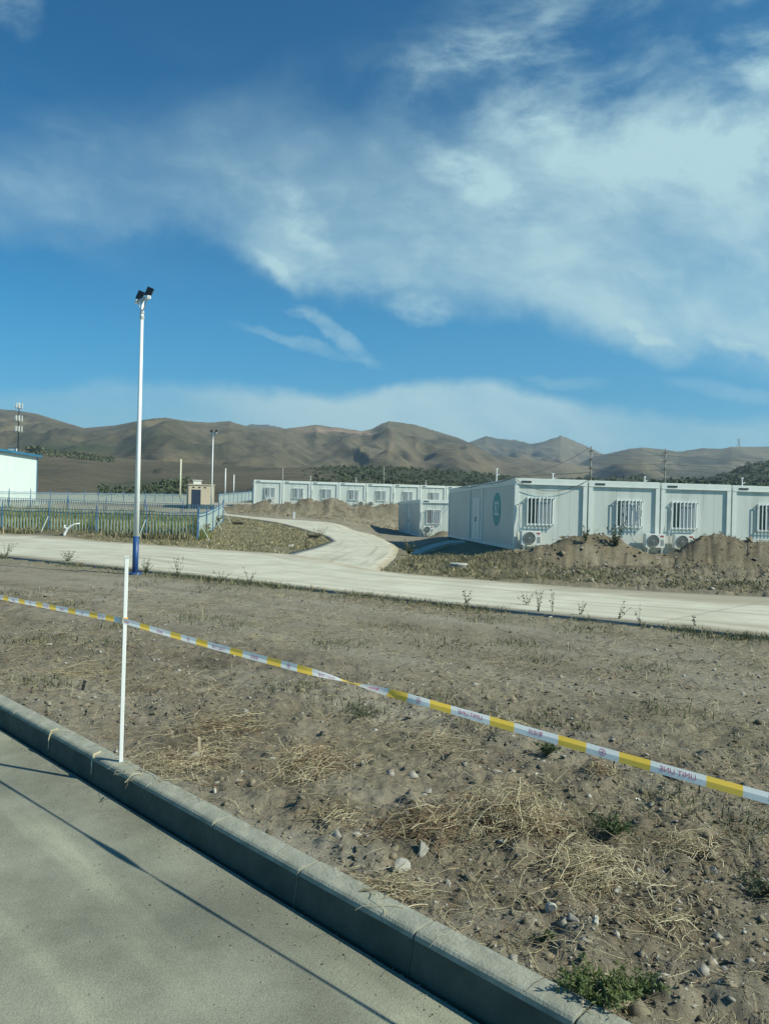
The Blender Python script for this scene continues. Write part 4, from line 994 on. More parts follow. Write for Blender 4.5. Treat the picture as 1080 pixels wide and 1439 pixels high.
# ------------------------------------------------------------------ small beige building
BB = at(265, 700, 76)
t = thing('utility_building', 'small beige flat roofed building with dark plinth behind the fence corner', 'building', (BB.x, BB.y, 1.3), R(18))
mb = MB(); mb.box(0, 0, .75, 2.55, 3.2, 2.72); mb.build('wall', M['beige'], t)
mb = MB(); mb.box(-.01, -.01, 0, 2.56, 3.21, .75); mb.build('plinth', M['plinth'], t)
mb = MB(); mb.box(-.08, -.08, 2.72, 2.63, 3.28, 2.82); mb.build('roof', M['beige'], t)
mb = MB(); mb.box(.3, -.03, .3, 1.2, -.012, 2.25); d = mb.build('door', M['bluedoor'], t)
mb = MB(); mb.box(.74, -.05, .3, .76, -.031, 2.25); mb.box(.66, -.06, 1.2, .70, -.031, 1.35); mb.build('door_bar', M['plinth'], d)
for x in (.35, .95, 1.5):
    mb = MB(); mb.box(x, -.02, 2.42, x+.22, -.001, 2.54); mb.build('vent', M['dark'], t)
mb = MB(); mb.box(2.551, 1.2, 1.9, 2.575, 1.7, 2.2); mb.build('window', M['dark'], t)
mb = MB(); mb.box(.5, .8, 2.82, 1.3, 1.5, 3.2); mb.box(.42, .72, 3.2, 1.38, 1.58, 3.26); mb.build('roof_box', M['ac'], t)

# ------------------------------------------------------------------ warehouse
t = thing('warehouse', 'bright white warehouse with blue roof edge at the left edge', 'building', (-44.0, 94.5, 1.6), 0)
mb = MB(); mb.box(-26, -24, 0, 0, 0, 5.95); mb.build('wall', M['shed'], t)
mb = MB()
mb.add([(.45, -24.4, 5.95), (.45, .35, 5.95), (-13, .35, 7.6), (-13, -24.4, 7.6), (-26.4, .35, 5.95), (-26.4, -24.4, 5.95),
        (.45, -24.4, 6.25), (.45, .35, 6.25), (-13, .35, 7.9), (-13, -24.4, 7.9), (-26.4, .35, 6.25), (-26.4, -24.4, 6.25)],
       [(0, 1, 7, 6), (6, 7, 8, 9), (9, 8, 10, 11), (0, 3, 2, 1), (3, 5, 4, 2), (1, 2, 8, 7), (2, 4, 10, 8), (0, 6, 9, 3), (3, 9, 11, 5), (4, 5, 11, 10)])
mb.build('roof', M['shedroof'], t)
mb = MB(); mb.box(.001, -.16, 0, .06, .02, 5.94); mb.build('corner_trim', M['shedroof'], t)
mb = MB()
for k in range(1, 11): mb.box(.001, -24+k*2.2, .02, .012, -24+k*2.2+.04, 5.9)
mb.build('wall_seam', M['white'], t)

# ------------------------------------------------------------------ cell tower and pylons
def cell_tower():
    Y = 400; b = at(26, 622, Y); zb = hill_at(26, Y); h = at(28, 563, Y).z-zb
    t = thing('cell_tower', 'dark mast with three tiers of white antennas on the left hill', 'tower', (b.x, Y, zb), 0)
    mb = MB(); mb.tube([(0, 0, -1), (0, 0, h*.93)], [.42, .22], 8)
    mb.build('mast', M['lampdark'], t)
    for k, z in enumerate((h*.90, h*.66, h*.46)):
        mb = MB(); rr = 1.7
        mb.tube([(rr*math.cos(a*math.pi/6), rr*math.sin(a*math.pi/6), z-1.2) for a in range(13)], .14, 4, cap=False)
        for a in range(3): mb.tube([(0, 0, z-1.2), (rr*math.cos(a*2.1), rr*math.sin(a*2.1), z-1.2)], .1, 4)
        pf = mb.build('platform', M['woodpole'], t)
        for a in range(6):
            an = a*math.pi/3+.1; mb = MB(); Mx = Matrix.Translation((rr*math.cos(an), rr*math.sin(an), z)) @ Matrix.Rotation(an, 4, 'Z')
            mb.box(-.2, -.24, -1.5, .2, .24, 1.5, M=Mx); mb.build('antenna', M['ac'], pf)
    s = at(17, 622, Y); ts = thing('equipment_shed', 'tiny white shed at the foot of the hilltop mast', 'shed', (s.x, Y+2, hill_at(17, Y+2)), 0)
    mb = MB(); mb.box(-2, -1.5, -1, 2, 1.5, 1.8); mb.build('wall', M['white'], ts); mb = MB(); mb.box(-2.2, -1.7, 1.8, 2.2, 1.7, 2.1); mb.build('roof', M['shedroof'], ts)
cell_tower()
def pylon(pxx, yt, yb, Y, label):
    b = at(pxx, yb, Y); h = at(pxx, yt, Y).z-b.z
    t = thing('pylon', label, 'pylon', (b.x, Y, b.z-4), 0, 'far electricity pylons'); mb = MB(); w_ = h*.16; h += 4
    for sx in (-1, 1):
        for sy in (-1, 1): mb.tube([(sx*w_, sy*w_, 0), (sx*w_*.25, sy*w_*.25, h*.6), (0, 0, h)], .35, 4)
    for k in range(6):
        z0 = h*.1*k; w0 = w_*(1-.75*k/6); mb.tube([(-w0, -w0, z0), (w0*.9, -w0*.9, z0+h*.1)], .22, 4); mb.tube([(w0, -w0, z0), (-w0*.9, -w0*.9, z0+h*.1)], .22, 4)
    mb.build('lattice', M['woodpole'], t); mb = MB()
    for z, l in ((h*.72, .5), (h*.84, .4)): mb.box(-w_*2*l*2, -.3, z, w_*2*l*2, .3, z+.5)
    mb.build('crossarm', M['woodpole'], t)
pylon(1037, 615, 629, 1950, 'tiny lattice pylon on the far right ridge')

# ------------------------------------------------------------------ far bushes and orchard belts
def clump_cloud(C3, Rr, per, leaf, mats, name, label, cat):
    n = len(C3); base = np.repeat(C3, per, 0); rr = np.repeat(Rr, per)
    d = rng.normal(0, 1, (n*per, 3)); d /= np.linalg.norm(d, axis=1)[:, None]; d *= rng.uniform(.45, 1.05, (n*per, 1))
    d[:, 2] = np.abs(d[:, 2])*.85
    c = base+d*rr[:, None]; m = len(c); s = (leaf*rr*rng.uniform(.6, 1.4, m))[:, None]
    a = rng.normal(0, 1, (m, 3)); a /= np.linalg.norm(a, axis=1)[:, None]; b = rng.normal(0, 1, (m, 3)); b -= (b*a).sum(1)[:, None]*a; b /= np.linalg.norm(b, axis=1)[:, None]
    V = np.stack([c-a*s, c+b*s*.7, c+a*s, c-b*s*.7], 1).reshape(-1, 3); Fc = np.arange(m*4).reshape(-1, 4)
    o = mesh_np(name, V, Fc, mats, fm=(rng.random(m) > .5).astype(int)); tag(o, label, cat, kind='stuff'); return o
def bushes(nm, lst, per, label, leaf=.3):
    P_, S_ = [], []
    for pxx, Y, s in lst:
        U = (pxx-540)/1050; z = float(hill_z(np.array([U]), np.array([float(Y)]))[0]); P_.append((U*Y, Y, z+s*.2)); S_.append(s)
    clump_cloud(np.array(P_), np.array(S_), per, leaf, [M['bush'], M['bush2']], nm, label, 'bushes')
L = [(rng.uniform(40, 160), rng.uniform(400, 470), rng.uniform(1.2, 3.0)) for _ in range(160)]+[(rng.normal(48, 6), 440, rng.uniform(2.5, 5)) for _ in range(14)]+[(rng.uniform(300, 470), rng.uniform(420, 520), rng.uniform(1, 2.5)) for _ in range(60)]
bushes('hillside_bushes', [(a_, b_, c_*.75) for a_, b_, c_ in L], 16, 'dark bushes strewn along the terrace of the left hill')
L = [(rng.uniform(140, 262), rng.uniform(165, 240), rng.uniform(.5, 1.5)) for _ in range(300)]
bushes('slope_scrub', L, 26, 'low green scrub on the slope above the distant fence')
L = [(q, rng.uniform(150, 500), rng.uniform(.6, 1.5)) for q in np.r_[rng.normal(600, 95, 800), rng.uniform(440, 760, 250)] if q > 420]
bushes('orchard', L, 22, 'wide belt of dark green orchard beyond the far row')
L = [(q, rng.uniform(170, 620), rng.uniform(.9, 2.6)) for q in np.r_[rng.uniform(760, 1150, 500), rng.normal(1060, 55, 500)]]
bushes('tree_belt', L, 22, 'green tree belt beyond the near cabins at right')

# ------------------------------------------------------------------ warning tape and its posts
B0 = np.array([-1.756, 5.108]); TD = np.array([.7463, -.6656]); TN = np.array([-.6656, -.7463])      # TN faces the camera
def stake(s, label):
    p = B0+TD*s; t = thing('marker_post', label, 'post', (p[0], p[1], 0), R(20), 'white posts carrying the warning tape')
    t.rotation_euler = (R(.2), R(.2), R(20))
    mb = MB(); mb.box(-.0125, -.0125, -.3, .0125, .0125, 1.40); mb.build('shaft', M['white'], t, bevel=.002)
    mb = MB(); mb.box(-.017, -.017, 1.395, .017, .017, 1.405); mb.build('cap', M['ac'], t)
    mb = MB(); mb.box(-.018, -.018, .955, .018, .018, .985); mb.build('tape_wrap', M['tape_yellow'], t)
stake(0, 'thin white square post standing behind the kerb, tape tied to it')
stake(5.3, 'thin white post carrying the tape beyond the right edge'); stake(-4.6, 'thin white post carrying the tape beyond the left edge')
def tz(s): return .966-.0245*s if s > 0 else .966+.012*s*(s+4.6)*.5
def phi(s): return math.pi*float(sst(1.75, 2.75, s))
def tp(s, v, off=0.0):
    f = phi(s)+.10*math.sin(s*3.1); wv = np.array([TN[0]*math.sin(f), TN[1]*math.sin(f), math.cos(f)])
    nn = np.array([TN[0]*math.cos(f), TN[1]*math.cos(f), -math.sin(f)])
    fold = .004*(1-abs(v)/.019)
    p = B0+TD*s+TN*.02
    q = np.array([p[0], p[1], tz(s)-.004*math.sin(s*2.0)])+wv*v+nn*(off+fold)
    return tuple(q)
Yst = [-2.85, -2.54, -2.21, -1.98, -1.66, -1.33, -1.10, -.78, -.45, -.22+.0, .237, .601, .879, 1.215, 1.545, 1.79, 2.12, 2.42, 2.667, 2.984, 3.30, 3.547, 3.856, 4.19, 4.43, 4.75, 5.07]
Yst = [q for q in Yst]
def isy(s): return any(a <= s < a+.117 for a in Yst)
tape = thing('warning_tape', 'yellow and white warning tape stretched low across the field', 'tape', (0, 0, 0))
ss = [-4.6]
while ss[-1] < 5.3: ss.append(ss[-1]+.02)
ss = sorted(set([round(x, 4) for x in ss]+[a for a in Yst]+[round(a+.117, 4) for a in Yst]))
mb = MB(); vs = (-.019, 0, .019); V = [tp(s, v) for s in ss for v in vs]; mb.v = V
for i in range(len(ss)-1):
    for j in range(2): mb.f.append((i*3+j, i*3+j+1, i*3+j+4, i*3+j+3)); mb.m.append(1 if isy((ss[i]+ss[i+1])/2) else 0)
mb.build('ribbon', [M['tape_white'], M['tape_yellow']], tape)
tl = text_mesh('LIMIT LINE', .027); tk = text_mesh('警戒线', .022)
mb = MB()
def put_text(tv, s0, squash=1.0):
    V, Fs = tv
    for off in (.0012, -.0012): mb.add([tp(s0-x*squash, -y_, off) for x, y_ in V], Fs)
def put_ring(s0):
    for off in (.0012, -.0012):
        V = []; F_ = []
        for k in range(20):
            a = k*math.pi/10
            for rr in (.011, .0135): V.append(tp(s0+rr*math.cos(a), rr*math.sin(a), off))
        F_ = [(2*k, 2*k+1, (2*k+3) % 40, (2*k+2) % 40) for k in range(20)]; mb.add(V, F_)
        for q in (.0, 1.05, 2.09): c, s = math.cos(q+.5)*.008, math.sin(q+.5)*.008; mb.add([tp(s0-c-s*.12, -s+c*.12, off), tp(s0-c+s*.12, -s-c*.12, off), tp(s0+c+s*.12, s-c*.12, off), tp(s0+c-s*.12, s+c*.12, off)], [(0, 1, 2, 3)])
LW = tl[0][:, 0].max()-tl[0][:, 0].min()
for a, b in zip(Yst[:-1], Yst[1:]):
    w0 = a+.117; mid = (w0+b)/2; gap = b-w0; k = Yst.index(a)
    kind_ = ['L', 'K', 'c'][(k-21) % 3] if k >= 10 else ['K', 'c', 'L'][k % 3]
    # order to the right of each yellow block: 3.547 -> L, 3.856 -> K, 4.19 -> ring
    mb = MB()
    if kind_ == 'L': put_text(tl, mid, min(1, gap*.72/LW))
    elif kind_ == 'K': put_text(tk, mid)
    else: put_ring(mid)
    mb.build('printed_emblem' if kind_ == 'c' else 'printed_lettering', M['tape_ink'], tape)

# ------------------------------------------------------------------ stones, straw, weeds of the field
def stone(p, s, m, label, flat=.5, name='stone', cat='stone', group='loose stones on the field', seed=0, rz=None, ext=(1, 1)):
    bm = bmesh.new(); bmesh.ops.create_icosphere(bm, subdivisions=2, radius=1.0); r_ = random.Random(seed)
    for k in range(13):
        nrm = Vector((r_.gauss(0, 1), r_.gauss(0, 1), r_.gauss(0, .8))).normalized(); d = r_.uniform(.32, .72)
        for v in bm.verts:
            q = v.co.dot(nrm)
            if q > d: v.co -= nrm*(q-d)
    for v in bm.verts:
        v.co += Vector((r_.gauss(0, .01), r_.gauss(0, .01), r_.gauss(0, .01))); v.co = Vector((v.co.x*s*ext[0], v.co.y*s*ext[1], v.co.z*s*flat))
    me = bpy.data.meshes.new(name); bm.to_mesh(me); bm.free(); me.materials.append(m)
    o = bpy.data.objects.new(name, me); C.objects.link(o); o.location = (p[0], p[1], float(H(p[0], p[1]))+s*flat*.30)
    o.rotation_euler = (r_.uniform(-.3, .3), r_.uniform(-.3, .3), r_.uniform(0, 6) if rz is None else rz)
    return tag(o, label, cat, group)
big = [(594, 1200, .085, 'stone', 'grey slab of stone standing left of the middle of the big straw heap', .8), (567, 1224, .075, 'stonew', 'tall pale stone below the left end of the big straw heap', .9), (773, 1280, .06, 'stonew', 'bright white broken stone below the second straw heap', .8),
       (803, 1299, .06, 'stone', 'flat grey stone right of the bright white broken one', .4), (836, 1308, .045, 'stonew', 'upright brick shaped pale fragment near the lower right', 1.1), (1000, 1344, .06, 'stonew', 'flat white stone at the lower right edge', .35),
       (868, 1246, .055, 'stonew', 'white angular stone right of the second straw heap', .7), (628, 1238, .05, 'stone', 'flat grey stone below the big straw heap', .4), (602, 1115, .05, 'stone', 'grey stone above the left of the big straw heap', .7),
       (640, 1124, .035, 'stonew', 'small bright stone above the big straw heap', .7), (706, 1262, .05, 'stoned', 'dark lump of earth below the big straw heap', .8), (1003, 1218, .06, 'stone', 'brown grey stone by the right hand straw tuft', .8),
       (905, 1187, .045, 'stonew', 'white chip between the two straw tufts at right', .5), (1070, 1232, .07, 'stone', 'grey stone at the right edge beside the green weed', .5), (586, 1088, .04, 'stonew', 'pale chip halfway up the field', .5),
       (1018, 1365, .03, 'stonew', 'small pale pebble at the lower right', .7), (924, 1345, .025, 'stonew', 'little white pebble in the lower right bare patch', .8), (527, 1020, .05, 'stonew', 'flat white stone near the twist of the tape', .4),
       (660, 1005, .05, 'stonew', 'pale upright chip just above the tape', .8), (275, 1068, .085, 'stonew', 'pale pointed stone under the upright stick', .9), (500, 1135, .05, 'stone', 'grey stone between the kerb and the long straw patch', .6),
       (383, 1070, .05, 'stonew', 'pale chip in the middle straw patch', .5), (456, 1222, .04, 'stone', 'grey stone close behind the kerb', .6), (333, 1095, .06, 'stone', 'grey stone behind the kerb right of the post', .5), (302, 1112, .045, 'stonew', 'whitish stone touching the kerb right of the post', .7),
       (425, 1000, .04, 'stone', 'small stone above the middle straw patch', .6), (70, 905, .10, 'stonew', 'pale flat rubbish lump at the left', .3), (75, 948, .05, 'stonew', 'pale chip at far left of the field', .5)]
for i, (x, y_, s, m, lb, fl_) in enumerate(big):
    p = hit(x, y_); stone((p.x, p.y), s*.74, M[m], lb, fl_, seed=i, ext=(1, .7))
# rubble and clods nobody could count
def field_pts(n, ymax=16, bias=1.0, ymin=1.6):
    out = []
    while len(out) < n:
        m = n*3; Y = ymin+(ymax-ymin)*rng.random(m)**bias; U = rng.uniform(-.62, .62, m); X = U*Y
        ok = (kerb_dist(X, Y) > .14) & (Y < ln_near(X)-.05)
        out += list(zip(X[ok], Y[ok]))
    return np.array(out[:n])
dens = lambda p: fbm(p[:, 0]*.9, p[:, 1]*.9, 3, 88)
p = field_pts(52000, 16, 1.9); pv_ = p[:, 0]*.566+p[:, 1]*.825; p = p[((dens(p)+rng.uniform(-.25, .25, len(p))) > -.04) & ((pv_ < 6.8) | (pv_ > 12) | (rng.random(len(p)) < .45))]
s = np.exp(rng.normal(math.log(.0065), .6, len(p))).clip(.0022, .035)*(.7+p[:, 1]*.05)
z = H(p[:, 0], p[:, 1]); o = shard_cloud(np.c_[p, z+s*.15], s, [M['stone'], M['stonew'], M['clod'], M['stoned']], rng.choice(4, len(p), p=[.24, .12, .46, .18]), 'rubble')
tag(o, 'small pebbles and crumbs of earth strewn over the whole field', 'pebbles', kind='stuff')
p = field_pts(1500, 9, 1.5); s = np.exp(rng.normal(math.log(.022), .35, len(p))).clip(.01, .06)
z = H(p[:, 0], p[:, 1]); o = shard_cloud(np.c_[p, z], s, [M['clod'], M['stoned'], M['stone']], rng.choice(3, len(p), p=[.7, .2, .1]), 'clods', .7)
tag(o, 'rough lumps of dug earth scattered near the kerb', 'clods', kind='stuff')

def stalks(P3, az, ln, rad, lift, curl, segs=4):
    """thin curved stalks as three sided tubes; returns verts, faces"""
    n = len(P3); t = np.linspace(0, 1, segs+1)
    a = az[:, None]+curl[:, None]*(t[None]-.3)
    a = a+np.cumsum(rng.normal(0, .30, a.shape), 1)
    dx_ = np.cumsum(np.c_[np.zeros(n), np.cos(a[:, 1:])*ln[:, None]/segs], 1); dy_ = np.cumsum(np.c_[np.zeros(n), np.sin(a[:, 1:])*ln[:, None]/segs], 1)
    zc = lift[:, None]*np.sin(t*math.pi*.75)[None]*ln[:, None]+rng.normal(0, .022, a.shape)*ln[:, None]*(t[None] > 0)
    c = np.stack([P3[:, 0, None]+dx_, P3[:, 1, None]+dy_, P3[:, 2, None]+zc], -1)
    ring = []
    for k in range(3):
        an = 2*math.pi*k/3+.5; off = np.stack([-np.sin(a)*math.cos(an), np.cos(a)*math.cos(an), np.full_like(a, math.sin(an))], -1)
        ring.append(c+off*(rad[:, None, None]*(1-.65*t)[None, :, None]))
    V = np.stack(ring, 2).reshape(-1, 3)                    # n, segs+1, 3
    f = []
    for s in range(segs):
        for k in range(3):
            q = s*3+k; q2 = s*3+(k+1) % 3; f.append((q, q2, q2+3, q+3))
    f = np.array(f); Fc = (f[None]+(np.arange(n)*(segs+1)*3)[:, None, None]).reshape(-1, 4)
    return V, Fc
def straw_obj(name, P3, az, ln, rad, lift, curl, mats, pm, parent=None, segs=4):
    V, Fc = stalks(P3, az, ln, rad, lift, curl, segs); fm = np.repeat(rng.choice(len(mats), len(P3), p=pm), segs*3)
    return mesh_np(name, V, Fc, mats, fm=fm, parent=parent)
SM = [M['straw'], M['straw2'], M['straw3']]
def straw_pile(pxx, pyy, wpx, hpx_, n, label, ang=0.0, ln=(.12, .4), lift=.25, pm=(.55, .3, .15), top=.10):
    c = hit(pxx, pyy); W = wpx/2/1050*c.y; D = hpx_/2/1050*c.y/(CAMH/math.hypot(c.y, CAMH))*.9
    g = rng.normal(0, .42, (n, 2)).clip(-.95, .95); P2 = np.c_[c.x+g[:, 0]*W, c.y+g[:, 1]*D]
    r2 = (g**2).sum(1); z = H(P2[:, 0], P2[:, 1])+rng.random(n)*top*np.exp(-r2*2)+.004
    az = rng.normal(ang, .65, n)+rng.integers(0, 2, n)*math.pi
    l_ = rng.uniform(*ln, n)
    t = thing('straw_heap', label, 'straw', (c.x, c.y, c.z), 0, 'heaps of dry straw on the field')
    P2 = P2-np.array([c.x, c.y])[None]; z = z-c.z
    P2 = P2-np.c_[np.cos(az), np.sin(az)]*l_[:, None]*.45
    straw_obj('stalks', np.c_[P2, z], az, l_, rng.uniform(.0014, .0042, n), rng.uniform(-.05, 1, n)*lift, rng.normal(0, .45, n), SM, pm, t, 6)
    # twigs branching off
    k = n; i = rng.integers(0, n, k); z2 = z[i]+rng.random(k)*.03
    straw_obj('twigs', np.c_[P2[i]+rng.normal(0, .03, (k, 2)), z2], az[i]+rng.normal(0, 1.0, k), l_[i]*.45, rng.uniform(.001, .0024, k), rng.uniform(0, 1.4, k)*lift, rng.normal(0, 1, k), SM, pm, t, 3)
straw_pile(720, 1158, 190, 70, 300, 'biggest straw heap, pale stalks tangled in the right foreground', .5, (.12, .42), .34, (.5, .28, .22), .14)
straw_pile(600, 1168, 130, 50, 170, 'reddish brown straw at the left end of the biggest heap', .1, (.12, .35), .2, (.2, .3, .5), .05)
straw_pile(828, 1222, 130, 62, 150, 'second straw heap of branching pale stalks just below the biggest', .4, (.12, .4), .25, (.75, .2, .05), .06)
straw_pile(970, 1185, 90, 45, 90, 'small tuft of pale straw toward the right edge', .3, (.1, .3), .3, (.6, .3, .1), .05)
straw_pile(925, 1285, 90, 30, 26, 'few branching stalks lying on bare dirt at lower right', .2, (.12, .3), .15, (.7, .3, 0), .02)
straw_pile(310, 1020, 150, 60, 150, 'straw patch with reddish stalks in the middle distance left of centre', .2, (.15, .5), .15, (.4, .3, .3), .05)
straw_pile(430, 1072, 130, 60, 220, 'golden straw patch near the centre of the field', .9, (.12, .4), .22, (.5, .25, .25), .06)
straw_pile(260, 1075, 140, 60, 150, 'loose coils of straw by the foot of the white post', .1, (.2, .5), .12, (.6, .3, .1), .04)
straw_pile(540, 1258, 120, 60, 80, 'thin straw scattered behind the kerb at the centre', .2, (.1, .3), .15, (.5, .4, .1), .03)
straw_pile(690, 1022, 120, 22, 36, 'spiky dry twigs directly behind the tape', .4, (.2, .5), .3, (.7, .3, 0), .04)
straw_pile(840, 1085, 60, 22, 120, 'short brush of brown dry grass below the tape', 2.2, (.06, .2), .5, (.3, .4, .3), .05)
straw_pile(1050, 930, 100, 26, 40, 'pale dry twigs beside the right edge behind the tape', .2, (.3, .8), .3, (.6, .4, 0), .05)
straw_pile(110, 940, 90, 18, 34, 'few long dry stalks at the left of the field', .3, (.3, .8), .1, (.7, .3, 0), .03)
straw_pile(835, 1400, 60, 60, 30, 'dry stalks mixed into the green weed at the bottom', 1.2, (.08, .2), .5, (.8, .2, 0), .03)
straw_pile(620, 1045, 90, 60, 60, 'sparse straw below the tape at the centre', .5, (.15, .45), .15, (.6, .3, .1), .03)
straw_pile(470, 1150, 90, 40, 60, 'dull straw close behind the kerb left of the centre', .6, (.1, .3), .2, (.4, .5, .1), .03)
p = field_pts(15000, 15.5, 1.9); k = fbm(p[:, 0]*.8+9, p[:, 1]*.8, 3, 61)+rng.uniform(-.2, .2, len(p)); p = p[k > -.02]; n = len(p)
o = straw_obj('loose_straw', np.c_[p, H(p[:, 0], p[:, 1])+.004], rng.uniform(0, 6.28, n), rng.uniform(.03, .22, n)*(1+p[:, 1]*.04), rng.uniform(.0008, .0022, n)*(.8+p[:, 1]*.10), rng.uniform(-.02, .35, n), rng.normal(0, 1, n), SM, (.35, .5, .15), None, 3)
tag(o, 'single dry stalks littered all over the field', 'straw', kind='stuff')

def blades(P3, h, w_, lean, mats, pm, name, label, cat, parent=None, kind='stuff'):
    n = len(P3); a = rng.uniform(0, 6.28, n); tx = rng.normal(0, 1, (n, 2))*lean*h[:, None]; wv = np.c_[np.cos(a), np.sin(a)]*w_[:, None]
    V = np.zeros((n, 5, 3)); V[:, 0] = P3; V[:, 1] = P3; V[:, 0, :2] -= wv; V[:, 1, :2] += wv
    V[:, 2] = P3; V[:, 2, :2] += wv*.8+tx*.35; V[:, 2, 2] += h*.6; V[:, 3] = P3; V[:, 3, :2] += -wv*.8+tx*.35; V[:, 3, 2] += h*.6
    V[:, 4] = P3; V[:, 4, :2] += tx; V[:, 4, 2] += h
    Fc = np.array([(0, 1, 2), (0, 2, 3), (3, 2, 4)]); Fc = (Fc[None]+(np.arange(n)*5)[:, None, None]).reshape(-1, 3)
    o = mesh_np(name, V.reshape(-1, 3), Fc, mats, fm=np.repeat(rng.choice(len(mats), n, p=pm), 3), parent=parent)
    if kind: tag(o, label, cat, kind=kind)
    return o
GM = [M['dry'], M['dry2'], M['leafd'], M['straw']]
def region_pts(poly, n, thr=None, extra=None):
    P_ = np.array(poly); lo, hi = P_.min(0), P_.max(0); out = np.zeros((0, 2))
    while len(out) < n:
        q = rng.uniform(lo, hi, (n*3, 2)); ok = inpoly(q[:, 0], q[:, 1], poly) & ~road_mask(q[:, 0], q[:, 1])
        if thr is not None: ok &= (fbm(q[:, 0]*.9, q[:, 1]*.9, 3, 33)+rng.uniform(-.2, .2, len(q))) > thr
        out = np.r_[out, q[ok]]
    return out[:n]
def g3(p): return np.c_[p, H(p[:, 0], p[:, 1])]
isl_poly = [(p.x, p.y) for p in far_left[1:]]+[(p.x, p.y) for p in inner[2:10]]+[(c2.x, c2.y), (c1.x, c1.y), (c0.x, c0.y)]
p = region_pts(isl_poly, 26000, -.08); n = len(p)
blades(g3(p), rng.uniform(.02, .13, n), rng.uniform(.006, .016, n), .9, GM, (.45, .25, .12, .18), 'island_grass', 'dry grass covering the verge between service road and branch road', 'grass')
enc = [(c0.x, c0.y), (c1.x, c1.y), (c2.x, c2.y), (-31, 60)]
p = region_pts(enc, 12000); q = np.array([(c0.x, c0.y)])+rng.random((9000, 1))*np.array([(c1.x-c0.x, c1.y-c0.y)])+np.c_[rng.normal(0, .2, 9000), rng.uniform(.15, 2.6, 9000)]; p = np.r_[p, q]; n = len(p)
blades(g3(p), rng.uniform(.35, 1.25, n)*(.75+fbm(p[:, 0]*.5, p[:, 1]*.5, 3, 8)), rng.uniform(.014, .034, n), .22, [M['tall'], M['leafd'], M['tall2'], M['dry']], (.45, .1, .25, .2), 'enclosure_grass', 'tall olive grass standing inside the picket fence', 'grass')
fp = np.array([(c0.x, c0.y)])+rng.random((2600, 1))*np.array([(c1.x-c0.x, c1.y-c0.y)])+np.c_[rng.normal(0, .2, 2600), -np.abs(rng.normal(.1, .35, 2600))]
blades(g3(fp), rng.uniform(.1, .55, 2600), rng.uniform(.01, .022, 2600), .35, GM, (.3, .35, .25, .1), 'fence_foot_grass', 'rank grass growing along the foot of the nearest fence', 'grass')
bank = [(-.2, 22.5), (2.5, 21.3), (6, 20), (11, 18.2), (11, 22), (6, 25.5), (4.7, 29.2), (2.6, 30.5), (1, 30)]
p = region_pts(bank, 15000, -.05); n = len(p)
blades(g3(p), rng.uniform(.02, .12, n)*(1+(p[:, 0] < 3)*.3), rng.uniform(.005, .012, n), .9, GM, (.30, .38, .26, .06), 'bank_grass', 'straw coloured grass on the bank below the end cabin', 'grass')
bank2 = [(6, 20), (18, 16), (22, 27), (17, 29), (5.5, 29.3), (5, 25)]
p = region_pts(bank2, 3000, .12); n = len(p)
blades(g3(p), rng.uniform(.02, .13, n), rng.uniform(.006, .012, n), .9, [M['dry2'], M['leafd'], M['leafg'], M['straw2']], (.3, .35, .15, .2), 'heap_grass', 'thin green and dry growth over the dirt heaps', 'grass')
fb = [(-15, 73), (4, 73), (4, 79), (-15, 79)]
p = region_pts(fb, 2500, .05); n = len(p)
blades(g3(p), rng.uniform(.05, .25, n), rng.uniform(.01, .03, n), .6, [M['dry'], M['straw2']], (.5, .5), 'far_heap_grass', 'sparse dry grass on the heaps in front of the far row', 'grass')
# rubble on heaps
p = np.r_[region_pts(bank2, 2800), region_pts(bank, 500), region_pts(fb, 500)]; s = np.exp(rng.normal(math.log(.035), .5, len(p))).clip(.012, .14)
o = shard_cloud(np.c_[p, H(p[:, 0], p[:, 1])+s*.2], s, [M['clod'], M['stone'], M['stonew'], M['stoned']], rng.choice(4, len(p), p=[.42, .14, .05, .39]), 'heap_rubble', .7)
tag(o, 'lumps of earth and stone lying on the dirt heaps', 'rubble', kind='stuff')
# verge weeds along the near edge of the service road
s = rng.uniform(-14, 9, 6500); q = np.c_[s, ln_near(s)-np.abs(rng.normal(.05, .45, 6500))]; k = (fbm(q[:, 0]*.7, q[:, 1]*.7, 3, 15)+(q[:, 0] < -2)*.06+rng.uniform(-.1, .1, len(q))) > .04; q = q[k]; n = len(q)
blades(g3(q), rng.uniform(.03, .16, n), rng.uniform(.004, .009, n), .7, [M['leafd'], M['leafg'], M['dry']], (.5, .2, .3), 'verge_weeds', 'low weeds along the near edge of the service road', 'weeds')
# patches of dull green through the field
cs = [hit(*c) for c in ((500, 995), (560, 880), (640, 905), (735, 905), (690, 1010), (760, 925), (820, 885), (620, 850), (100, 850), (60, 900), (200, 820), (300, 830), (380, 825), (930, 998), (280, 870), (150, 905), (420, 970), (840, 1160), (1060, 1160), (180, 880), (330, 880), (470, 905), (60, 960), (900, 940), (1010, 900), (620, 980), (780, 1010), (950, 1120), (680, 870), (20, 835))]
Q = []
for c in cs:
    m = 110; Q.append(np.c_[rng.normal(c.x, .08+c.y*.016, m), rng.normal(c.y, .06+c.y*.016, m)])
q = np.concatenate(Q); q = q[(q[:, 1] < ln_near(q[:, 0])-.05) & (kerb_dist(q[:, 0], q[:, 1]) > .2)]; n = len(q)
blades(g3(q), rng.uniform(.02, .10, n), rng.uniform(.002, .005, n)*(1+q[:, 1]*.05), .8, [M['leafd'], M['leafg'], M['dry2']], (.55, .2, .25), 'field_weeds', 'faint green low weeds in patches across the field', 'weeds')

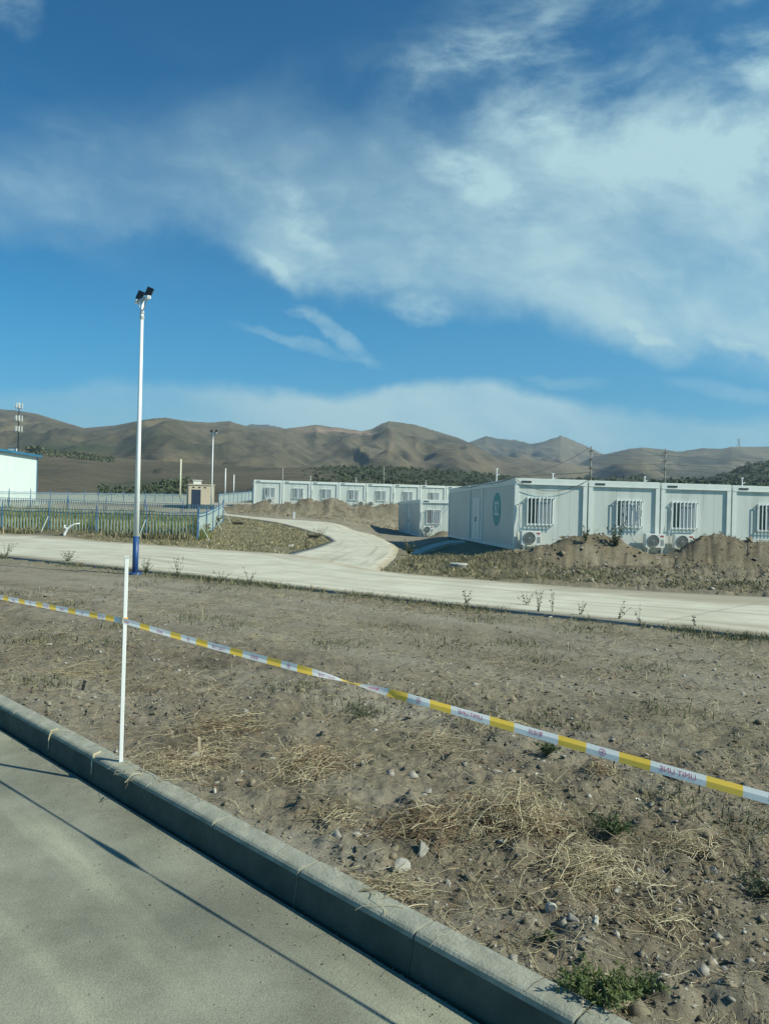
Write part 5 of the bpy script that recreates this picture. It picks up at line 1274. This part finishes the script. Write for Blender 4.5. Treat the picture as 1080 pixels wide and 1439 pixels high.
def weed(pxx, pyy, h, n, spread, label, leafy=14, m=('leafd', 'straw2'), leaf=.022, low=False, group='weeds on the field and verge'):
    c = hit(pxx, pyy); z = float(H(c.x, c.y)); t = thing('weed_plant', label, 'weed', (c.x, c.y, z), 0, group)
    st = MB(); lv = MB()
    for i in range(n):
        a = random.uniform(0, 6.28); ln_ = h*random.uniform(.55, 1.1); out = spread*random.uniform(.3, 1); pts = []
        for k in range(6):
            q = k/5; pts.append(Vector((math.cos(a)*out*q**(.8 if low else 1.4), math.sin(a)*out*q**(.8 if low else 1.4), ln_*(q if not low else math.sin(q*1.9)*.8))))
        st.tube(pts, [.0032*(1-.7*k/5)*max(1, c.y*.09) for k in range(6)], 3, cap=False)
        for k in range(leafy):
            q = random.uniform(.08, 1); i0 = min(4, int(q*5)); b = pts[i0].lerp(pts[i0+1], q*5-i0); d = Vector((random.gauss(0, 1), random.gauss(0, 1), random.gauss(.4, .7))).normalized(); s_ = leaf*random.uniform(.6, 1.5)*max(1, c.y*.06)
            sd = d.cross(Vector((random.gauss(0, 1), random.gauss(0, 1), 1))).normalized()*s_*(.16 if low else .3)
            lv.add([b, b+d*s_*.5+sd, b+d*s_, b+d*s_*.5-sd], [(0, 1, 2, 3)])
    st.build('stems', M[m[1]], t); lv.build('leaves', M[m[0]], t)
wl_ = [(838, 1415, .11, 46, .16, 'bright green feathery weed at the bottom behind the kerb', 46, ('leafl', 'leafl'), .020, True), (895, 1398, .08, 22, .13, 'small green weed right of the bottom one', 30, ('leafl', 'leafl'), .018, True), (768, 1060, .10, 10, .12, 'dark green weed just below the tape', 26, ('leafg', 'leafd'), .03, True),
       (862, 1172, .09, 26, .16, 'green weed between the straw heaps and the tape', 30, ('leafg', 'leafd'), .020, True), (1072, 1245, .10, 12, .16, 'grey green thistle at the right edge', 26, ('leafd', 'leafd'), .03, True), (760, 1320, .05, 8, .07, 'tiny dark weed near the kerb below the white stone', 20, ('leafg', 'leafd'), .02, True),
       (508, 1000, .10, 30, .30, 'wide low green weed under the twist of the tape', 16, ('leafd', 'leafd'), .02, True),
       (756, 862, .45, 6, .10, 'tall thin weed standing at the road edge right of the centre', 16, ('leafd', 'leafd'), .03, False), (776, 862, .50, 3, .08, 'tallest thin weed beside the first at the road edge', 16, ('leafd', 'leafd'), .03, False), (815, 866, .38, 4, .14, 'sprawling weed at the road edge', 18, ('leafd', 'leafd'), .03, False),
       (868, 872, .42, 5, .22, 'weed with leaning stems at the road edge', 18, ('leafd', 'leafd'), .03, False), (897, 876, .35, 2, .08, 'single leaning weed at the road edge', 18, ('leafd', 'leafd'), .03, False), (655, 850, .30, 6, .14, 'small bushy weed at the road edge near the centre', 18, ('leafd', 'leafd'), .03, False),
       (740, 852, .35, 6, .2, 'greyish weed left of the tall pair', 14, ('leafd', 'straw2'), .03, False), (975, 882, .28, 3, .1, 'thin weed at the road edge toward the right', 14, ('leafd', 'leafd'), .03, False),
       (250, 812, .5, 8, .35, 'twiggy weed right of the lamp base', 12, ('leafd', 'leafd'), .03, False), (310, 820, .42, 6, .3, 'twiggy weed farther right along the verge', 12, ('leafd', 'leafd'), .03, False), (350, 824, .38, 6, .3, 'low twiggy weed at the verge left of the centre', 12, ('leafd', 'leafd'), .03, False),
       (205, 806, .45, 10, .25, 'leafy weed growing at the lamp base', 18, ('leafg', 'leafd'), .03, False), (95, 790, .35, 12, .4, 'bushy weed on the road edge at the left', 14, ('leafd', 'leafd'), .03, False), (8, 785, .5, 8, .4, 'bushy weed at the left frame edge', 14, ('leafd', 'leafd'), .03, False),
       (430, 770, .5, 8, .5, 'spiky weed at the tip of the grass verge', 10, ('leafd', 'dry'), .03, False), (447, 757, .7, 12, .6, 'pale tall weed on the verge tip', 8, ('dry', 'dry'), .03, False), (600, 745, .9, 14, .5, 'green weed in front of the middle cabin air conditioner', 16, ('leafd', 'leafd'), .05, False),
       (300, 742, 1.0, 14, .8, 'tall weed leaning on the fence corner', 14, ('dry2', 'dry'), .05, False), (285, 757, .9, 14, .7, 'rank weed at the foot of the fence corner', 14, ('dry2', 'dry'), .05, False), (285, 868, .30, 3, .07, 'single dry stalk in the middle of the field', 3, ('straw', 'straw'), .02, False),
       (574, 781, .6, 14, .5, 'dark weed beside the footpath', 16, ('leafd', 'leafd'), .04, False), (822, 766, .55, 10, .3, 'weed on the crest of the first dirt heap', 16, ('leafd', 'leafd'), .04, False), (866, 768, .8, 12, .5, 'bushy green weed below the half open window', 18, ('leafd', 'leafd'), .05, False)]
for i, a in enumerate(wl_): weed(*a)

# ------------------------------------------------------------------ odds and ends
p = hit(278, 1066)
t = thing('wooden_stick', 'short pale wooden stick standing up behind the pointed stone', 'stick', (p.x, p.y+.05, float(H(p.x, p.y+.05)))); mb = MB(); mb.box(-.010, -.006, 0, .010, .006, .15); o = mb.build('shaft', M['wood'], t); o.rotation_euler = (0, R(-2), .3)
mb = MB(); mb.add([(-.010, -.006, .15), (.010, -.006, .15), (.010, .006, .15), (-.010, .006, .15), (-.006, 0, .165), (.005, 0, .158)], [(0, 1, 5, 4), (1, 2, 5), (2, 3, 4, 5), (3, 0, 4)]); mb.build('broken_tip', M['wood'], o)
p = hit(870, 1078); c = Vector((p.x, p.y, float(H(p.x, p.y))))
mb = MB(); mb.tube([c+Vector((-.05, .0, .0)), c+Vector((-.04, 0, .07)), c+Vector((-.01, 0, .10)), c+Vector((.03, 0, .06)), c+Vector((.05, -.01, 0)), c+Vector((.055, -.06, .0))], .006, 6)
tag(mb.build('wire_loop', M['cable'], smooth_=True), 'black wire loop sticking out of the ground below the tape', 'wire')
a, b, c_ = [hit(*q) for q in ((915, 1078), (950, 1090), (975, 1106))]
mb = MB(); mb.tube([Vector((q.x, q.y, float(H(q.x, q.y))+.012)) for q in (hit(840, 1078), a, b, c_)], .006, 5); tag(mb.build('twig', M['stoned']), 'long dark twig lying under the tape lettering', 'twig')
a, b = hit(815, 1132), hit(848, 1120)
mb = MB(); mb.tube([Vector((q.x, q.y, float(H(q.x, q.y))+.015)) for q in (hit(780, 1160), a, b)], .005, 5); tag(mb.build('twig', M['stoned']), 'short dark twig behind the biggest straw heap', 'twig')
p = hit(116, 968); mb = MB(); z = float(H(p.x, p.y)); mb.box(-.012, -.008, 0, .012, .008, .10); o = mb.build('dark_peg', M['cable']); o.location = (p.x, p.y, z); o.rotation_euler = (0, R(14), 0); tag(o, 'small dark peg stuck in the dirt left of the post', 'peg')
p = at(644, 794, 24.3); z = float(base_h(p.x, p.y))
t = thing('manhole', 'round grey concrete manhole ring on the grassy bank below the end cabin', 'manhole', (p.x, p.y, z)); mb = MB(); mb.tube([(0, 0, -.2), (0, 0, .14)], .26, 20); mb.build('ring', M['slab_side'], t); mb = MB(); mb.tube([(0, 0, .145), (0, 0, .19)], .29, 20); mb.build('lid', M['slab'], t)
p = hit(448, 757); mb = MB(); mb.box(-.3, -.2, -.2, .3, .2, .18); mb.box(-.34, -.24, .18, .34, .24, .24, 0); tag(mb.build('drain_box', M['stoned'], loc=(p.x-.3, p.y-.2, p.z)), 'dark drain box at the tip of the grass verge', 'drain box')
p = hit(335, 737); mb = MB(); mb.box(-.4, -.3, -.2, .4, .3, .14); mb.box(-.44, -.34, .14, .44, .34, .19); tag(mb.build('drain_box', M['stoned'], loc=p), 'dark drain cover low in the grass verge near the fence corner', 'drain box')
p = hit(410, 768); stone((p.x, p.y), .28, M['stonew'], 'pale rubble lump on the dry grass verge', .4, seed=91, ext=(1.3, .6), group='pale lumps on the verge')
p = hit(413, 729); mb = MB(); mb.box(-.09, -.06, -.1, .09, .06, .62); mb.box(-.10, -.07, .62, .10, .07, .66); tag(mb.build('white_marker', M['white'], loc=p), 'short white marker beside the branch road below the far row', 'marker')
# bent pale pipes by the fence
pp_ = [at(x, y_, 37.0) for x, y_ in ((90, 757), (91, 750), (95, 743), (100, 739), (106, 736.5), (112, 735.5))]
mb = MB(); mb.tube(pp_, [.07, .07, .06, .05, .04, .03], 8); mb.tube([at(95, 743, 37), at(90, 741, 36.9), at(92, 738, 36.9)], .04, 6)
tag(mb.build('bent_pipe', M['white'], smooth_=True), 'bent white pipe rising from the heap in front of the nearest fence', 'pipe')
mb = MB(); mb.tube([at(53, 757, 36.5), at(75, 757.5, 36.3), at(94, 758.5, 36.0)], .05, 6); tag(mb.build('lying_pipe', M['wood'], smooth_=True), 'pale pipe lying on the road edge in front of the fence', 'pipe')
# ------------------------------------------------------------------ air
hm = bpy.data.materials.new('haze_air'); hm.use_nodes = True; t = hm.node_tree; t.nodes.remove(t.nodes['Principled BSDF'])
pv = t.nodes.new('ShaderNodeVolumePrincipled'); pv.inputs['Color'].default_value = (.62, .82, 1.0, 1); pv.inputs['Density'].default_value = 0.00017; pv.inputs['Anisotropy'].default_value = .2
t.links.new(pv.outputs[0], t.nodes['Material Output'].inputs['Volume'])
mb = MB(); zt = float(HZ.max())+5; mb.box(-11500, -70, -2, 11500, 5300, zt); o = mb.build('haze', hm); tag(o, 'pale air between the field and the far hills', 'haze', kind='stuff')
